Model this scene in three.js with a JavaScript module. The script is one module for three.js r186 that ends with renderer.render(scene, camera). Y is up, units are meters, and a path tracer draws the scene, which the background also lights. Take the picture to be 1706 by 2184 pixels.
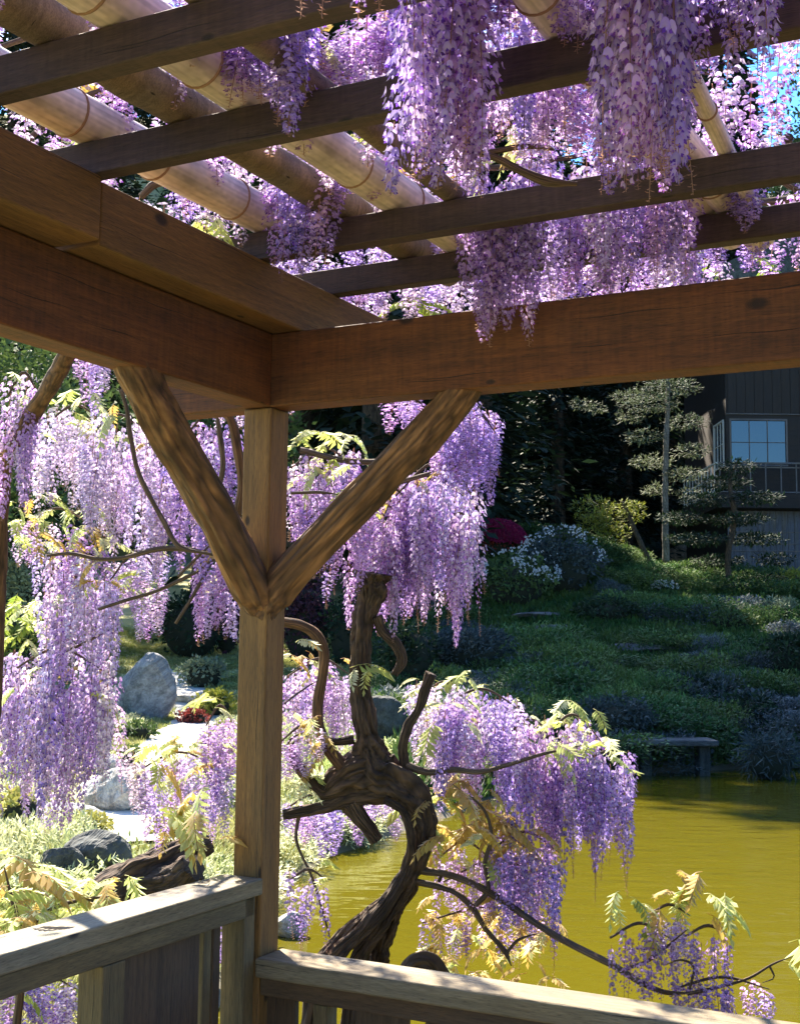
import * as THREE from 'three';
import { Sky } from 'three/addons/objects/Sky.js';
import { RoundedBoxGeometry } from 'three/addons/geometries/RoundedBoxGeometry.js';
import { mergeGeometries } from 'three/addons/utils/BufferGeometryUtils.js';

// ------------------------------------------------------------------ camera, sky, sun, exposure
const scene = new THREE.Scene();
const camera = new THREE.PerspectiveCamera(44.24, 799 / 1024, 0.05, 400);
const EYE = new THREE.Vector3(0, 1.6, 0);
{
  const p = THREE.MathUtils.degToRad(5.803), r = THREE.MathUtils.degToRad(0.6256);
  const cp = Math.cos(p), sp = Math.sin(p), cr = Math.cos(r), sr = Math.sin(r);
  const X = new THREE.Vector3(cr, sr * cp, sr * sp), Y = new THREE.Vector3(-sr, cr * cp, cr * sp), Z = new THREE.Vector3(0, -sp, cp);
  camera.matrixAutoUpdate = true;
  camera.position.copy(EYE);
  camera.quaternion.setFromRotationMatrix(new THREE.Matrix4().makeBasis(X, Y, Z));
  camera.userData.axes = [X, Y, Z];
}
const SUN_AZ = THREE.MathUtils.degToRad(-22), SUN_EL = THREE.MathUtils.degToRad(45);
const sunDir = new THREE.Vector3(Math.sin(SUN_AZ) * Math.cos(SUN_EL), Math.sin(SUN_EL), -Math.cos(SUN_AZ) * Math.cos(SUN_EL));
const sky = new Sky();
sky.scale.setScalar(300);
sky.material.uniforms.sunPosition.value.copy(sunDir);
sky.material.uniforms.turbidity.value = 4.5;
sky.material.uniforms.rayleigh.value = 1.25;
sky.material.uniforms.mieCoefficient.value = 0.004;
sky.name = 'sky';
scene.add(sky);
scene.environmentIntensity = 0.1;
const sun = new THREE.DirectionalLight(0xfff1dc, 5);
sun.position.copy(sunDir).multiplyScalar(60).add(new THREE.Vector3(0, 0, -12));
sun.target.position.set(0, 0, -12);
sun.castShadow = true;
sun.shadow.mapSize.set(4096, 4096);
Object.assign(sun.shadow.camera, { left: -30, right: 30, top: 40, bottom: -40, near: 1, far: 140 });
scene.add(sun, sun.target);
const renderer = new THREE.WebGLRenderer({ antialias: true });
renderer.setSize(799, 1024);
renderer.shadowMap.enabled = true;
renderer.toneMapping = THREE.LinearToneMapping;
renderer.toneMappingExposure = 4.8;

// ------------------------------------------------------------------ helpers
const V = (x, y, z) => new THREE.Vector3(x, y, z);
function mulberry(a) {
  return () => { a |= 0; a = (a + 0x6d2b79f5) | 0; let t = Math.imul(a ^ (a >>> 15), 1 | a); t = (t + Math.imul(t ^ (t >>> 7), 61 | t)) ^ t; return ((t ^ (t >>> 14)) >>> 0) / 4294967296; };
}
const rng = mulberry(20240);
const rr = (a, b, f = rng) => a + (b - a) * f();
const pick = (l, f = rng) => l[Math.floor(f() * l.length)];
const clamp = (x, a, b) => Math.max(a, Math.min(b, x));
const smooth = (a, b, x) => { const t = clamp((x - a) / (b - a), 0, 1); return t * t * (3 - 2 * t); };
const FPX = 2687.06, CX = 853, CY = 1092, [AX, AY, AZ] = camera.userData.axes;
// a direction through a point of the 1706 x 2184 photograph, and the point on it at a depth in metres
function rayAt(px, py) { return V(0, 0, 0).addScaledVector(AX, (px - CX) / FPX).addScaledVector(AY, -(py - CY) / FPX).addScaledVector(AZ, -1); }
const at = (px, py, d) => rayAt(px, py).multiplyScalar(d).add(EYE);
function project(p) { const q = p.clone().sub(EYE), z = -q.dot(AZ); return [CX + FPX * q.dot(AX) / z, CY - FPX * q.dot(AY) / z, z]; }

// lattice noise
const PERM = (() => { const f = mulberry(7), p = [...Array(256).keys()]; for (let i = 255; i > 0; i--) { const j = Math.floor(f() * (i + 1)); [p[i], p[j]] = [p[j], p[i]]; } return p.concat(p); })();
const hash3 = (x, y, z) => PERM[(PERM[(PERM[x & 255] + y) & 255] + z) & 255] / 255;
function noise3(x, y, z) {
  const xi = Math.floor(x), yi = Math.floor(y), zi = Math.floor(z); let fx = x - xi, fy = y - yi, fz = z - zi;
  fx = fx * fx * (3 - 2 * fx); fy = fy * fy * (3 - 2 * fy); fz = fz * fz * (3 - 2 * fz);
  const l = (a, b, t) => a + (b - a) * t;
  return l(l(l(hash3(xi, yi, zi), hash3(xi + 1, yi, zi), fx), l(hash3(xi, yi + 1, zi), hash3(xi + 1, yi + 1, zi), fx), fy),
    l(l(hash3(xi, yi, zi + 1), hash3(xi + 1, yi, zi + 1), fx), l(hash3(xi, yi + 1, zi + 1), hash3(xi + 1, yi + 1, zi + 1), fx), fy), fz) * 2 - 1;
}
const fbm = (x, y, z, o = 4) => { let s = 0, a = 0.5; for (let i = 0; i < o; i++) { s += a * noise3(x, y, z); x *= 2.03; y *= 2.03; z *= 2.03; a *= 0.5; } return s; };
// tileable 2D noise: n cells along the tile
function tileNoise(u, v, nu, nv, seed) {
  const x = u * nu, y = v * nv, xi = Math.floor(x), yi = Math.floor(y); let fx = x - xi, fy = y - yi; fx = fx * fx * (3 - 2 * fx); fy = fy * fy * (3 - 2 * fy);
  const h = (i, j) => hash3(((i % nu) + nu) % nu, ((j % nv) + nv) % nv, seed);
  return (h(xi, yi) * (1 - fx) + h(xi + 1, yi) * fx) * (1 - fy) + (h(xi, yi + 1) * (1 - fx) + h(xi + 1, yi + 1) * fx) * fy;
}
function dataTex(w, h, fn, srgb) {
  const d = new Uint8Array(w * h * 4);
  for (let j = 0; j < h; j++) for (let i = 0; i < w; i++) { const c = fn(i / w, j / h), k = (j * w + i) * 4; for (let m = 0; m < 3; m++) d[k + m] = clamp((Array.isArray(c) ? c[m] : c) * 255, 0, 255); d[k + 3] = 255; }
  const t = new THREE.DataTexture(d, w, h); t.wrapS = t.wrapT = THREE.RepeatWrapping; t.magFilter = THREE.LinearFilter; t.minFilter = THREE.LinearMipmapLinearFilter; t.generateMipmaps = true; if (srgb) t.colorSpace = THREE.SRGBColorSpace; t.needsUpdate = true; return t;
}

// names, labels
const used = {};
function numbered(n) { const k = used[n] ?? 0; used[n] = k + 1; return k ? `${n}_${String(k).padStart(3, '0')}` : n; }
function tag(o, label, category, group, kind) { o.userData.label = label; o.userData.category = category; if (group) o.userData.group = group; if (kind) o.userData.kind = kind; return o; }
function thing(name, label, category, pos = V(0, 0, 0), group) { const o = new THREE.Group(); o.name = numbered(name); o.position.copy(pos); scene.add(o); tag(o, label, category, group); return o; }
function part(name, geo, mat, parent) { const m = new THREE.Mesh(geo, mat); m.name = name; m.castShadow = m.receiveShadow = true; parent.add(m); return m; }
function structure(name, geo, mat, label, category) { const m = new THREE.Mesh(geo, mat); m.name = numbered(name); m.castShadow = m.receiveShadow = true; scene.add(m); return tag(m, label, category, null, 'structure'); }

// ------------------------------------------------------------------ textures and materials
const lin = (r, g, b) => new THREE.Color().setRGB(r, g, b);
const KNOTS = [[0.13, 0.3, 0.010], [0.37, 0.72, 0.007], [0.58, 0.18, 0.012], [0.74, 0.55, 0.008], [0.9, 0.86, 0.009], [0.25, 0.93, 0.006]];
const CHECKS = Array.from({ length: 26 }, (_, i) => [hash3(i, 3, 1), hash3(i, 7, 2), 0.02 + 0.1 * hash3(i, 9, 4)]);
const wrap = (x) => x - Math.round(x);
function timber(u, v, base) { // growth lines bend round the knots, short drying checks run along the grain
  let w = v, dark = 1; for (const [ku, kv, r] of KNOTS) { const du = wrap(u - ku) * 2, dv = wrap(v - kv) * 0.5, d = Math.hypot(du * 0.55, dv); w += 0.012 * Math.sign(dv || 1) * Math.exp(-((d / 0.045) ** 2)); if (d < r * 1.5) dark *= 0.42 + 0.58 * smooth(r * 0.5, r * 1.5, d) - 0.08 * Math.sin(d * 2200); }
  for (const [cu, cv, l] of CHECKS) { const du = Math.abs(wrap(u - cu)), dv = Math.abs(wrap(v - cv - 0.004 * Math.sin(u * 60))) * 0.5; if (du < l && dv < 0.0011 * (1 - du / l)) dark *= 0.45; }
  const line = tileNoise(u, w, 10, 64, 1), fine = tileNoise(u, w, 90, 300, 2), pore = tileNoise(u, w, 160, 420, 6), blot = tileNoise(u, v, 7, 6, 3) * 0.6 + tileNoise(u, v, 22, 17, 8) * 0.4;
  return (base + 0.15 * (line - 0.5) + 0.14 * (fine - 0.5) + 0.1 * (pore - 0.5) + 0.2 * (blot - 0.5) - (pore < 0.16 ? 0.08 : 0)) * dark;
}
const woodMap = dataTex(1024, 1024, (u, v) => { const k = timber(u, v, 0.76), warm = tileNoise(u, v, 5, 7, 21); return [k * (1 + 0.08 * (warm - 0.5)), k * 0.985, k * (0.97 - 0.16 * (warm - 0.5))]; }, true);
const woodBump = dataTex(1024, 1024, (u, v) => timber(u, v, 0.6));
// rough sawn timber: saw marks across the grain
const sawn = (u, v) => timber(u, v, 0.74) + 0.1 * (tileNoise(u + 0.004 * tileNoise(u, v, 8, 8, 36), v, 330, 9, 31) - 0.5) + 0.07 * (tileNoise(u, v, 120, 14, 33) - 0.5);
const sawnMap = dataTex(1024, 1024, (u, v) => { const k = sawn(u, v), warm = tileNoise(u, v, 4, 6, 35); return [k * (1 + 0.1 * (warm - 0.5)), k * 0.98, k * (0.96 - 0.2 * (warm - 0.5))]; }, true);
const sawnBump = dataTex(1024, 1024, (u, v) => sawn(u, v) - 0.1);
const barkMap = dataTex(512, 512, (u, v) => { const r = Math.abs(tileNoise(u + 0.03 * tileNoise(u, v, 6, 6, 5), v, 22, 6, 41) - 0.5) * 2, f = tileNoise(u, v, 60, 22, 42), c = tileNoise(u, v, 5, 5, 43); const k = 0.42 + 0.38 * r + 0.2 * f + 0.2 * (c - 0.5); return [k, k * 0.97, k * 0.92]; }, true);
const barkBump = dataTex(512, 512, (u, v) => 0.65 * Math.abs(tileNoise(u + 0.03 * tileNoise(u, v, 6, 6, 5), v, 22, 6, 41) - 0.5) * 2 + 0.35 * tileNoise(u, v, 60, 22, 42));
const rockMap = dataTex(512, 512, (u, v) => { const k = 0.5 + 0.25 * tileNoise(u, v, 9, 9, 51) + 0.2 * tileNoise(u, v, 34, 34, 52) + 0.15 * tileNoise(u, v, 120, 120, 53); return [k, k, k]; }, true);
const rockBump = dataTex(512, 512, (u, v) => 0.4 * tileNoise(u, v, 16, 16, 54) + 0.35 * tileNoise(u, v, 50, 50, 52) + 0.25 * tileNoise(u, v, 120, 120, 53));
const bambooMap = dataTex(512, 256, (u, v) => { const k = 0.72 + 0.16 * tileNoise(u, v, 60, 4, 61) + 0.2 * (tileNoise(u, v, 5, 7, 62) - 0.5) + 0.1 * tileNoise(u, v, 40, 40, 63); return [k, k * (0.99), k * (0.96 + 0.08 * tileNoise(u, v, 6, 6, 64))]; }, true);
const rippleBump = dataTex(1024, 1024, (u, v) => 0.5 * tileNoise(u + 0.02 * tileNoise(u, v, 9, 9, 75), v, 30, 62, 71) + 0.2 * tileNoise(u, v, 90, 170, 72) + 0.3 * tileNoise(u, v, 7, 15, 73));

function wood(r, g, b, sawn = false, extra = {}) { return new THREE.MeshStandardMaterial({ color: lin(r, g, b), map: sawn ? sawnMap : woodMap, bumpMap: sawn ? sawnBump : woodBump, bumpScale: 0.0025, roughness: 0.78, ...extra }); }
const M = {
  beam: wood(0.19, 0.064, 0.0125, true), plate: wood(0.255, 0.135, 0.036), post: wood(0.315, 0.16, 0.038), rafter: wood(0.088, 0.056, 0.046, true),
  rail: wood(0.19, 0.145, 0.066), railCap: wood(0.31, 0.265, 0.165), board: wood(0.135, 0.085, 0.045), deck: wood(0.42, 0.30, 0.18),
  bamboo: new THREE.MeshStandardMaterial({ color: lin(0.80, 0.67, 0.58), map: bambooMap, roughness: 0.5 }), ring: new THREE.MeshStandardMaterial({ color: lin(0.26, 0.15, 0.09), roughness: 0.8 }),
  pole: new THREE.MeshStandardMaterial({ color: lin(0.24, 0.18, 0.13), map: woodMap, bumpMap: woodBump, bumpScale: 0.003, roughness: 0.85 }),
  brace: new THREE.MeshStandardMaterial({ color: lin(0.33, 0.18, 0.08), vertexColors: true, map: barkMap, bumpMap: barkBump, bumpScale: 0.006, roughness: 0.85 }),
  bark: new THREE.MeshStandardMaterial({ color: lin(0.15, 0.1, 0.066), map: barkMap, bumpMap: barkBump, bumpScale: 0.016, roughness: 0.95 }),
  twig: new THREE.MeshStandardMaterial({ color: lin(0.2, 0.145, 0.105), map: barkMap, bumpMap: barkBump, bumpScale: 0.002, roughness: 0.9 }),
  redlimb: new THREE.MeshStandardMaterial({ color: lin(0.22, 0.12, 0.06), map: barkMap, bumpMap: barkBump, bumpScale: 0.003, roughness: 0.9 }),
  trunk: new THREE.MeshStandardMaterial({ color: lin(0.16, 0.12, 0.09), map: barkMap, bumpMap: barkBump, bumpScale: 0.01, roughness: 0.95 }),
  petal: new THREE.MeshPhysicalMaterial({ vertexColors: true, roughness: 0.85, transmission: 0.58, thickness: 0, side: THREE.DoubleSide, specularIntensity: 0.3 }),
  leaf: new THREE.MeshPhysicalMaterial({ vertexColors: true, roughness: 0.8, transmission: 0.5, thickness: 0, side: THREE.DoubleSide, specularIntensity: 0.5 }),
  foliage: new THREE.MeshPhysicalMaterial({ vertexColors: true, roughness: 0.8, transmission: 0.3, thickness: 0, side: THREE.DoubleSide, specularIntensity: 0.4 }),
  pathStone: new THREE.MeshStandardMaterial({ color: lin(0.16, 0.165, 0.165), map: rockMap, bumpMap: rockBump, bumpScale: 0.03, roughness: 0.95 }),
  rock: new THREE.MeshStandardMaterial({ color: lin(0.36, 0.37, 0.37), map: rockMap, bumpMap: rockBump, bumpScale: 0.02, roughness: 0.9 }),
  rockDark: new THREE.MeshStandardMaterial({ color: lin(0.085, 0.095, 0.09), map: rockMap, bumpMap: rockBump, bumpScale: 0.02, roughness: 0.9 }),
  rockPale: new THREE.MeshStandardMaterial({ color: lin(0.6, 0.58, 0.53), map: rockMap, bumpMap: rockBump, bumpScale: 0.02, roughness: 0.9 }),
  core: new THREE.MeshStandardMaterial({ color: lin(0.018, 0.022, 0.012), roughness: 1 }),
};

M.petals = [[1, 1, 1], [0.8, 0.76, 0.9], [1, 0.9, 0.98], [0.88, 0.9, 1.08], [0.9, 0.84, 1], [1.12, 1.1, 1.1], [1, 1, 1]].map((c) => { const m = M.petal.clone(); m.color = lin(...c); return m; });
// ------------------------------------------------------------------ geometry builders
// box spanning [x0,x1] x [y0,y1] x [z0,z1]; uv in metres, u along the longest side
function boxGeo(x0, x1, y0, y1, z0, z1, rad = 0.004) {
  const sx = x1 - x0, sy = y1 - y0, sz = z1 - z0, g = new RoundedBoxGeometry(sx, sy, sz, 2, Math.min(rad, sx / 3, sy / 3, sz / 3));
  g.translate((x0 + x1) / 2, (y0 + y1) / 2, (z0 + z1) / 2);
  const P = g.attributes.position, N = g.attributes.normal, uv = new Float32Array(P.count * 2), ou = rng() * 5, ov = rng() * 5;
  const long = sx >= sy && sx >= sz ? 0 : sy >= sz ? 1 : 2;
  for (let t = 0; t < P.count; t += 3) {
    let n = [0, 0, 0]; for (let k = 0; k < 3; k++) { n[0] += Math.abs(N.getX(t + k)); n[1] += Math.abs(N.getY(t + k)); n[2] += Math.abs(N.getZ(t + k)); }
    const dom = n[0] >= n[1] && n[0] >= n[2] ? 0 : n[1] >= n[2] ? 1 : 2, ax = [0, 1, 2].filter((a) => a !== dom);
    const ua = ax.includes(long) ? long : ax[0], va = ax.find((a) => a !== ua);
    for (let k = 0; k < 3; k++) { const c = [P.getX(t + k), P.getY(t + k), P.getZ(t + k)]; uv[(t + k) * 2] = (c[ua] + ou) / 2; uv[(t + k) * 2 + 1] = (c[va] + ov + dom * 0.31) / 0.5; }
  }
  g.setAttribute('uv', new THREE.BufferAttribute(uv, 2)); return g;
}
// a tapered, knobbly limb along points [{p, r}]
function limbGeo(pts, o = {}) {
  const { step = 0.03, radial = 9, knob = 0.12, ridge = 0.0, twist = 0, seed = 1, freq = 9, color = null, flat = 1, furrow = 0 } = o;
  const curve = new THREE.CatmullRomCurve3(pts.map((q) => q.p), false, 'centripetal'), len = curve.getLength(), n = Math.max(3, Math.ceil(len / step));
  const pos = [], uv = [], idx = [], col = []; let nrm = null; const wraps = Math.max(1, Math.round(pts.reduce((q, w) => q + w.r, 0) / pts.length * 6.28 / 0.3));
  for (let i = 0; i <= n; i++) {
    const t = i / n, c = curve.getPoint(t), T = curve.getTangent(t);
    if (!nrm) { nrm = Math.abs(T.y) < 0.9 ? V(0, 1, 0) : V(1, 0, 0); nrm.sub(T.clone().multiplyScalar(nrm.dot(T))).normalize(); }
    else { nrm.sub(T.clone().multiplyScalar(nrm.dot(T))).normalize(); }
    const bi = V(0, 0, 0).crossVectors(T, nrm), f = t * (pts.length - 1), k = Math.min(Math.floor(f), pts.length - 2), w = f - k;
    const r0 = pts[k].r + (pts[k + 1].r - pts[k].r) * (w * w * (3 - 2 * w));
    for (let j = 0; j <= radial; j++) {
      const a = (j % radial) / radial * Math.PI * 2, tw = twist * t * len;
      const dx = Math.cos(a), dy = Math.sin(a);
      let r = r0 * (1 + knob * 2 * fbm(c.x * freq + dx * 0.8 + seed * 7.3, c.y * freq + dy * 0.8, c.z * freq + seed, 3) + ridge * (Math.abs(Math.sin((a + tw) * 2.5)) - 0.5) + furrow * (Math.abs(noise3(Math.cos(a + tw * 0.6) * 2.6 + seed, Math.sin(a + tw * 0.6) * 2.6, t * len * 5 + seed)) * 1.6 - 0.45) + furrow * 0.5 * (Math.abs(noise3(Math.cos(a + tw * 0.6) * 6, Math.sin(a + tw * 0.6) * 6 + seed, t * len * 11)) - 0.3));
      const p = c.clone().addScaledVector(nrm, dx * r).addScaledVector(bi, dy * r * flat);
      pos.push(p.x, p.y, p.z); uv.push(j / radial * wraps, t * len / 0.5);
      if (color) { const q = color(t, a, c); col.push(q[0], q[1], q[2]); }
    }
  }
  const w = radial + 1;
  for (let i = 0; i < n; i++) for (let j = 0; j < radial; j++) { const a = i * w + j, b = a + 1, c = a + w, d = c + 1; idx.push(a, b, c, b, d, c); }
  for (const [i, flip] of [[0, 0], [n, 1]]) { const c = curve.getPoint(i / n), e = pos.length / 3; pos.push(c.x, c.y, c.z); uv.push(0.5, 0.5); if (color) col.push(0.9, 0.8, 0.6); for (let j = 0; j < radial; j++) { const a = i * w + j; flip ? idx.push(a, a + 1, e) : idx.push(a + 1, a, e); } }
  const g = new THREE.BufferGeometry(); g.setAttribute('position', new THREE.Float32BufferAttribute(pos, 3)); g.setAttribute('uv', new THREE.Float32BufferAttribute(uv, 2)); if (color) g.setAttribute('color', new THREE.Float32BufferAttribute(col, 3)); g.setIndex(idx); g.computeVertexNormals();
  const N = g.attributes.normal; for (let i = 0; i <= n; i++) { const a = i * w, b = a + radial, x = N.getX(a) + N.getX(b), y = N.getY(a) + N.getY(b), z = N.getZ(a) + N.getZ(b), l = Math.hypot(x, y, z) || 1; N.setXYZ(a, x / l, y / l, z / l); N.setXYZ(b, x / l, y / l, z / l); }
  return g;
}
// loose faces: collects coloured triangles
class Faces {
  constructor() { this.p = []; this.c = []; this.i = []; }
  v(p, c) { this.p.push(p.x, p.y, p.z); this.c.push(c[0], c[1], c[2]); return this.p.length / 3 - 1; }
  fan(list, c) { const k = list.map((q) => this.v(q, c)); for (let j = 1; j < k.length - 1; j++) this.i.push(k[0], k[j], k[j + 1]); }
  // a leaf: base b, direction d, width direction s
  leaf(b, d, s, len, wid, c, fold = 0.25) {
    const up = V(0, 0, 0).crossVectors(d, s).normalize(), m = b.clone().addScaledVector(d, len * 0.45), k0 = this.v(b, c), k1 = this.v(m.clone().addScaledVector(s, wid / 2).addScaledVector(up, fold * wid), c), k2 = this.v(b.clone().addScaledVector(d, len), c), k3 = this.v(m.clone().addScaledVector(s, -wid / 2).addScaledVector(up, fold * wid), c);
    this.i.push(k0, k1, k2, k0, k2, k3);
  }
  geo() { const g = new THREE.BufferGeometry(); g.setAttribute('position', new THREE.Float32BufferAttribute(this.p, 3)); g.setAttribute('color', new THREE.Float32BufferAttribute(this.c, 3)); g.setIndex(this.i); g.computeVertexNormals(); return g; }
}
const rdir = (f = rng) => { const z = f() * 2 - 1, a = f() * 6.2832, r = Math.sqrt(1 - z * z); return V(r * Math.cos(a), z, r * Math.sin(a)); };
const mixc = (a, b, t) => [a[0] + (b[0] - a[0]) * t, a[1] + (b[1] - a[1]) * t, a[2] + (b[2] - a[2]) * t];
const mulc = (a, k) => [a[0] * k, a[1] * k, a[2] * k];

// one hanging flower cluster of about L metres, its stem at the origin
function clusterGeo(seed, L, R, banner, keel, n, bare) {
  const f = mulberry(seed), F = new Faces(), wob = (t) => V(0.02 * Math.sin(t * 3 + seed) * L, 0, 0.02 * Math.cos(t * 4 + seed) * L);
  const stem = [0.42, 0.26, 0.17], S = 7; // the stalk: a thin three-sided tube
  let prev = null;
  for (let i = 0; i <= S; i++) { const t = i / S, c = wob(t).setY(-L * t), r = 0.0018 * (1 - 0.6 * t), k = [0, 1, 2].map((q) => F.v(c.clone().add(V(Math.cos(q * 2.09) * r, 0, Math.sin(q * 2.09) * r)), stem)); if (prev) for (let q = 0; q < 3; q++) F.i.push(prev[q], prev[(q + 1) % 3], k[q], prev[(q + 1) % 3], k[(q + 1) % 3], k[q]); prev = k; }
  for (let i = 0; i < n; i++) {
    const t = 0.03 + 0.97 * Math.pow((i + f() * 0.8) / n, 0.9), a = i * 2.39996 + (f() - 0.5) * 0.9, fade = Math.max(0, (t - (1 - bare)) / Math.max(bare, 0.01));
    const prof = Math.min(1, 0.5 + t * 4) * Math.pow(1 - t * 0.97, 0.72), rad = R * prof * rr(0.55, 1.08, f) + 0.003;
    const o = V(Math.cos(a), rr(-0.25, 0.25, f), Math.sin(a)).normalize(), side = V(-Math.sin(a), 0, Math.cos(a)).applyAxisAngle(o, rr(-0.6, 0.6, f)), up = V(0, 0, 0).crossVectors(side, o).normalize(); if (up.y < 0) up.negate();
    const c = wob(t).add(V(o.x * rad, -L * t - 0.25 * rad + rr(-0.006, 0.006, f), o.z * rad));
    const s = 0.0102 * (1 - 0.45 * t) * rr(0.75, 1.2, f) * (1 - 0.72 * fade), tone = rr(0.5, 1.2, f), bc = mulc(mixc(banner, keel, rr(0, 0.3, f) + 0.4 * fade), tone), kc = mulc(keel, tone);
    if (fade > 0.6) { F.leaf(wob(t).setY(-L * t), o, side, rad * 0.8 + 0.004, 0.0022, mulc(stem, rr(0.8, 1.3, f))); continue; }
    // banner petal: a cupped, upright fan
    const k0 = F.v(c, mulc(mixc(bc, [0.75, 0.72, 0.45], 0.45), 1)), rim = [];
    for (let q = 0; q < 6; q++) { const w = -0.35 + (q / 5) * (Math.PI + 0.7); rim.push(F.v(c.clone().addScaledVector(side, Math.cos(w) * s).addScaledVector(up, Math.sin(w) * s * 1.05).addScaledVector(o, (q === 0 || q === 5 ? 0.35 : -0.12) * s), bc)); }
    for (let q = 0; q < 5; q++) F.i.push(k0, rim[q], rim[q + 1]);
    // wings and keel: a small darker beak pointing outwards
    const b0 = c.clone().addScaledVector(up, 0.12 * s), tip = c.clone().addScaledVector(o, s * 0.95).addScaledVector(up, -0.55 * s), l = c.clone().addScaledVector(side, 0.42 * s).addScaledVector(o, 0.35 * s).addScaledVector(up, -0.3 * s), r = c.clone().addScaledVector(side, -0.42 * s).addScaledVector(o, 0.35 * s).addScaledVector(up, -0.3 * s);
    const q0 = F.v(b0, kc), q1 = F.v(l, kc), q2 = F.v(tip, mulc(kc, 0.8)), q3 = F.v(r, kc); F.i.push(q0, q1, q2, q0, q2, q3);
  }
  return F.geo();
}
const TINTS = { violet: [[0.58, 0.44, 0.90], [0.2, 0.075, 0.52]], mauve: [[0.69, 0.48, 0.86], [0.31, 0.1, 0.5]], pale: [[0.79, 0.66, 0.90], [0.36, 0.2, 0.54]], white: [[0.88, 0.80, 0.93], [0.5, 0.34, 0.62]] };
const CLUSTERS = {};
{ let s = 100; for (const [k, [b, d]] of Object.entries(TINTS)) { CLUSTERS[k] = [clusterGeo(s++, 0.30, 0.050, b, d, 150, 0.14), clusterGeo(s++, 0.30, 0.043, b, d, 118, 0.38), clusterGeo(s++, 0.30, 0.056, b, d, 165, 0.06), clusterGeo(s++, 0.30, 0.05, b, d, 136, 0.22)]; }
  CLUSTERS.bud = [clusterGeo(s++, 0.30, 0.028, mulc(TINTS.violet[0], 0.8), TINTS.violet[1], 70, 0.45), clusterGeo(s++, 0.30, 0.024, TINTS.mauve[0], TINTS.mauve[1], 60, 0.7)]; }
// a feathered leaf, about L metres, growing along +x and drooping
function leafGeo(seed, L, cA, cB, droop) {
  const f = mulberry(seed), F = new Faces(), P = (t) => V(L * t * (1 - 0.25 * t * droop), 0.12 * L * t - droop * 0.75 * L * t * t, 0), N = 6; let prev = null;
  for (let i = 0; i <= 5; i++) { const c = P(i / 5), k = [F.v(c.clone().add(V(0, 0, 0.0013)), cB), F.v(c.clone().add(V(0, 0, -0.0013)), cB), F.v(c.clone().add(V(0, 0.002, 0)), cB)]; if (prev) for (let q = 0; q < 3; q++) F.i.push(prev[q], prev[(q + 1) % 3], k[q], prev[(q + 1) % 3], k[(q + 1) % 3], k[q]); prev = k; }
  for (let i = 0; i <= N; i++) {
    const t = 0.22 + 0.78 * i / N, c = P(t), T = P(Math.min(1, t + 0.02)).sub(P(t - 0.02)).normalize(), ll = L * 0.36 * (1 - 0.35 * Math.abs(t - 0.5)) * rr(0.85, 1.15, f);
    for (const s of i === N ? [0] : [-1, 1]) {
      const d = T.clone().multiplyScalar(s ? 0.55 : 1).add(V(0, -0.35 - 0.5 * droop * f(), s)).normalize(), w = V(0, 0, 0).crossVectors(d, V(0.2, 1, 0)).normalize();
      F.leaf(c, d, w, ll, ll * 0.42, mulc(mixc(cA, cB, f() * 0.7), rr(0.8, 1.15, f)), 0.3);
    }
  }
  return F.geo();
}
const LEAVES = { lime: [leafGeo(1, 0.18, [0.46, 0.58, 0.12], [0.58, 0.56, 0.18], 0.7), leafGeo(2, 0.14, [0.62, 0.68, 0.28], [0.54, 0.54, 0.18], 1.1), leafGeo(12, 0.11, [0.72, 0.75, 0.44], [0.6, 0.62, 0.26], 0.8), leafGeo(13, 0.15, [0.5, 0.62, 0.2], [0.64, 0.64, 0.34], 1.3)], bronze: [leafGeo(3, 0.16, [0.55, 0.42, 0.09], [0.5, 0.3, 0.1], 0.9), leafGeo(4, 0.13, [0.58, 0.48, 0.13], [0.48, 0.28, 0.08], 1.2)], green: [leafGeo(5, 0.2, [0.22, 0.34, 0.05], [0.4, 0.42, 0.08], 0.8)] };

// crown of leaf faces: blobs [{c, r}] filled near their surfaces
function leafCloud(seed, blobs, size, aspect, cA, cB, dens = 1, flat = 0, droop = 0) {
  const f = mulberry(seed), F = new Faces();
  for (const { c, r } of blobs) {
    const area = 4 * Math.PI * Math.pow((Math.pow(r.x * r.y, 1.6) + Math.pow(r.x * r.z, 1.6) + Math.pow(r.y * r.z, 1.6)) / 3, 1 / 1.6), n = Math.round(dens * area / (size * size * aspect) * 0.9), bt = f();
    for (let i = 0; i < n; i++) {
      const o = rdir(f), k = Math.pow(f(), 0.3), j = 1 + 0.22 * noise3(o.x * 2.2 + c.x * 3, o.y * 2.2 + c.y * 3, o.z * 2.2 + c.z * 3);
      const p = V(c.x + o.x * r.x * k * j, c.y + o.y * r.y * k * j, c.z + o.z * r.z * k * j);
      const d = o.clone().multiplyScalar(0.7).add(rdir(f).multiplyScalar(0.9)); d.y = d.y * (1 - flat) - droop; d.normalize();
      const s = V(0, 0, 0).crossVectors(d, flat ? V(f() * 0.4 - 0.2, 1, f() * 0.4 - 0.2) : rdir(f)).normalize(), l = size * rr(0.7, 1.3, f);
      F.leaf(p, d, s, l, l * aspect, mulc(mixc(cA, cB, clamp(bt * 0.6 + f() * 0.5, 0, 1)), rr(0.7, 1.25, f)), 0.15);
    }
  }
  return F.geo();
}
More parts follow.
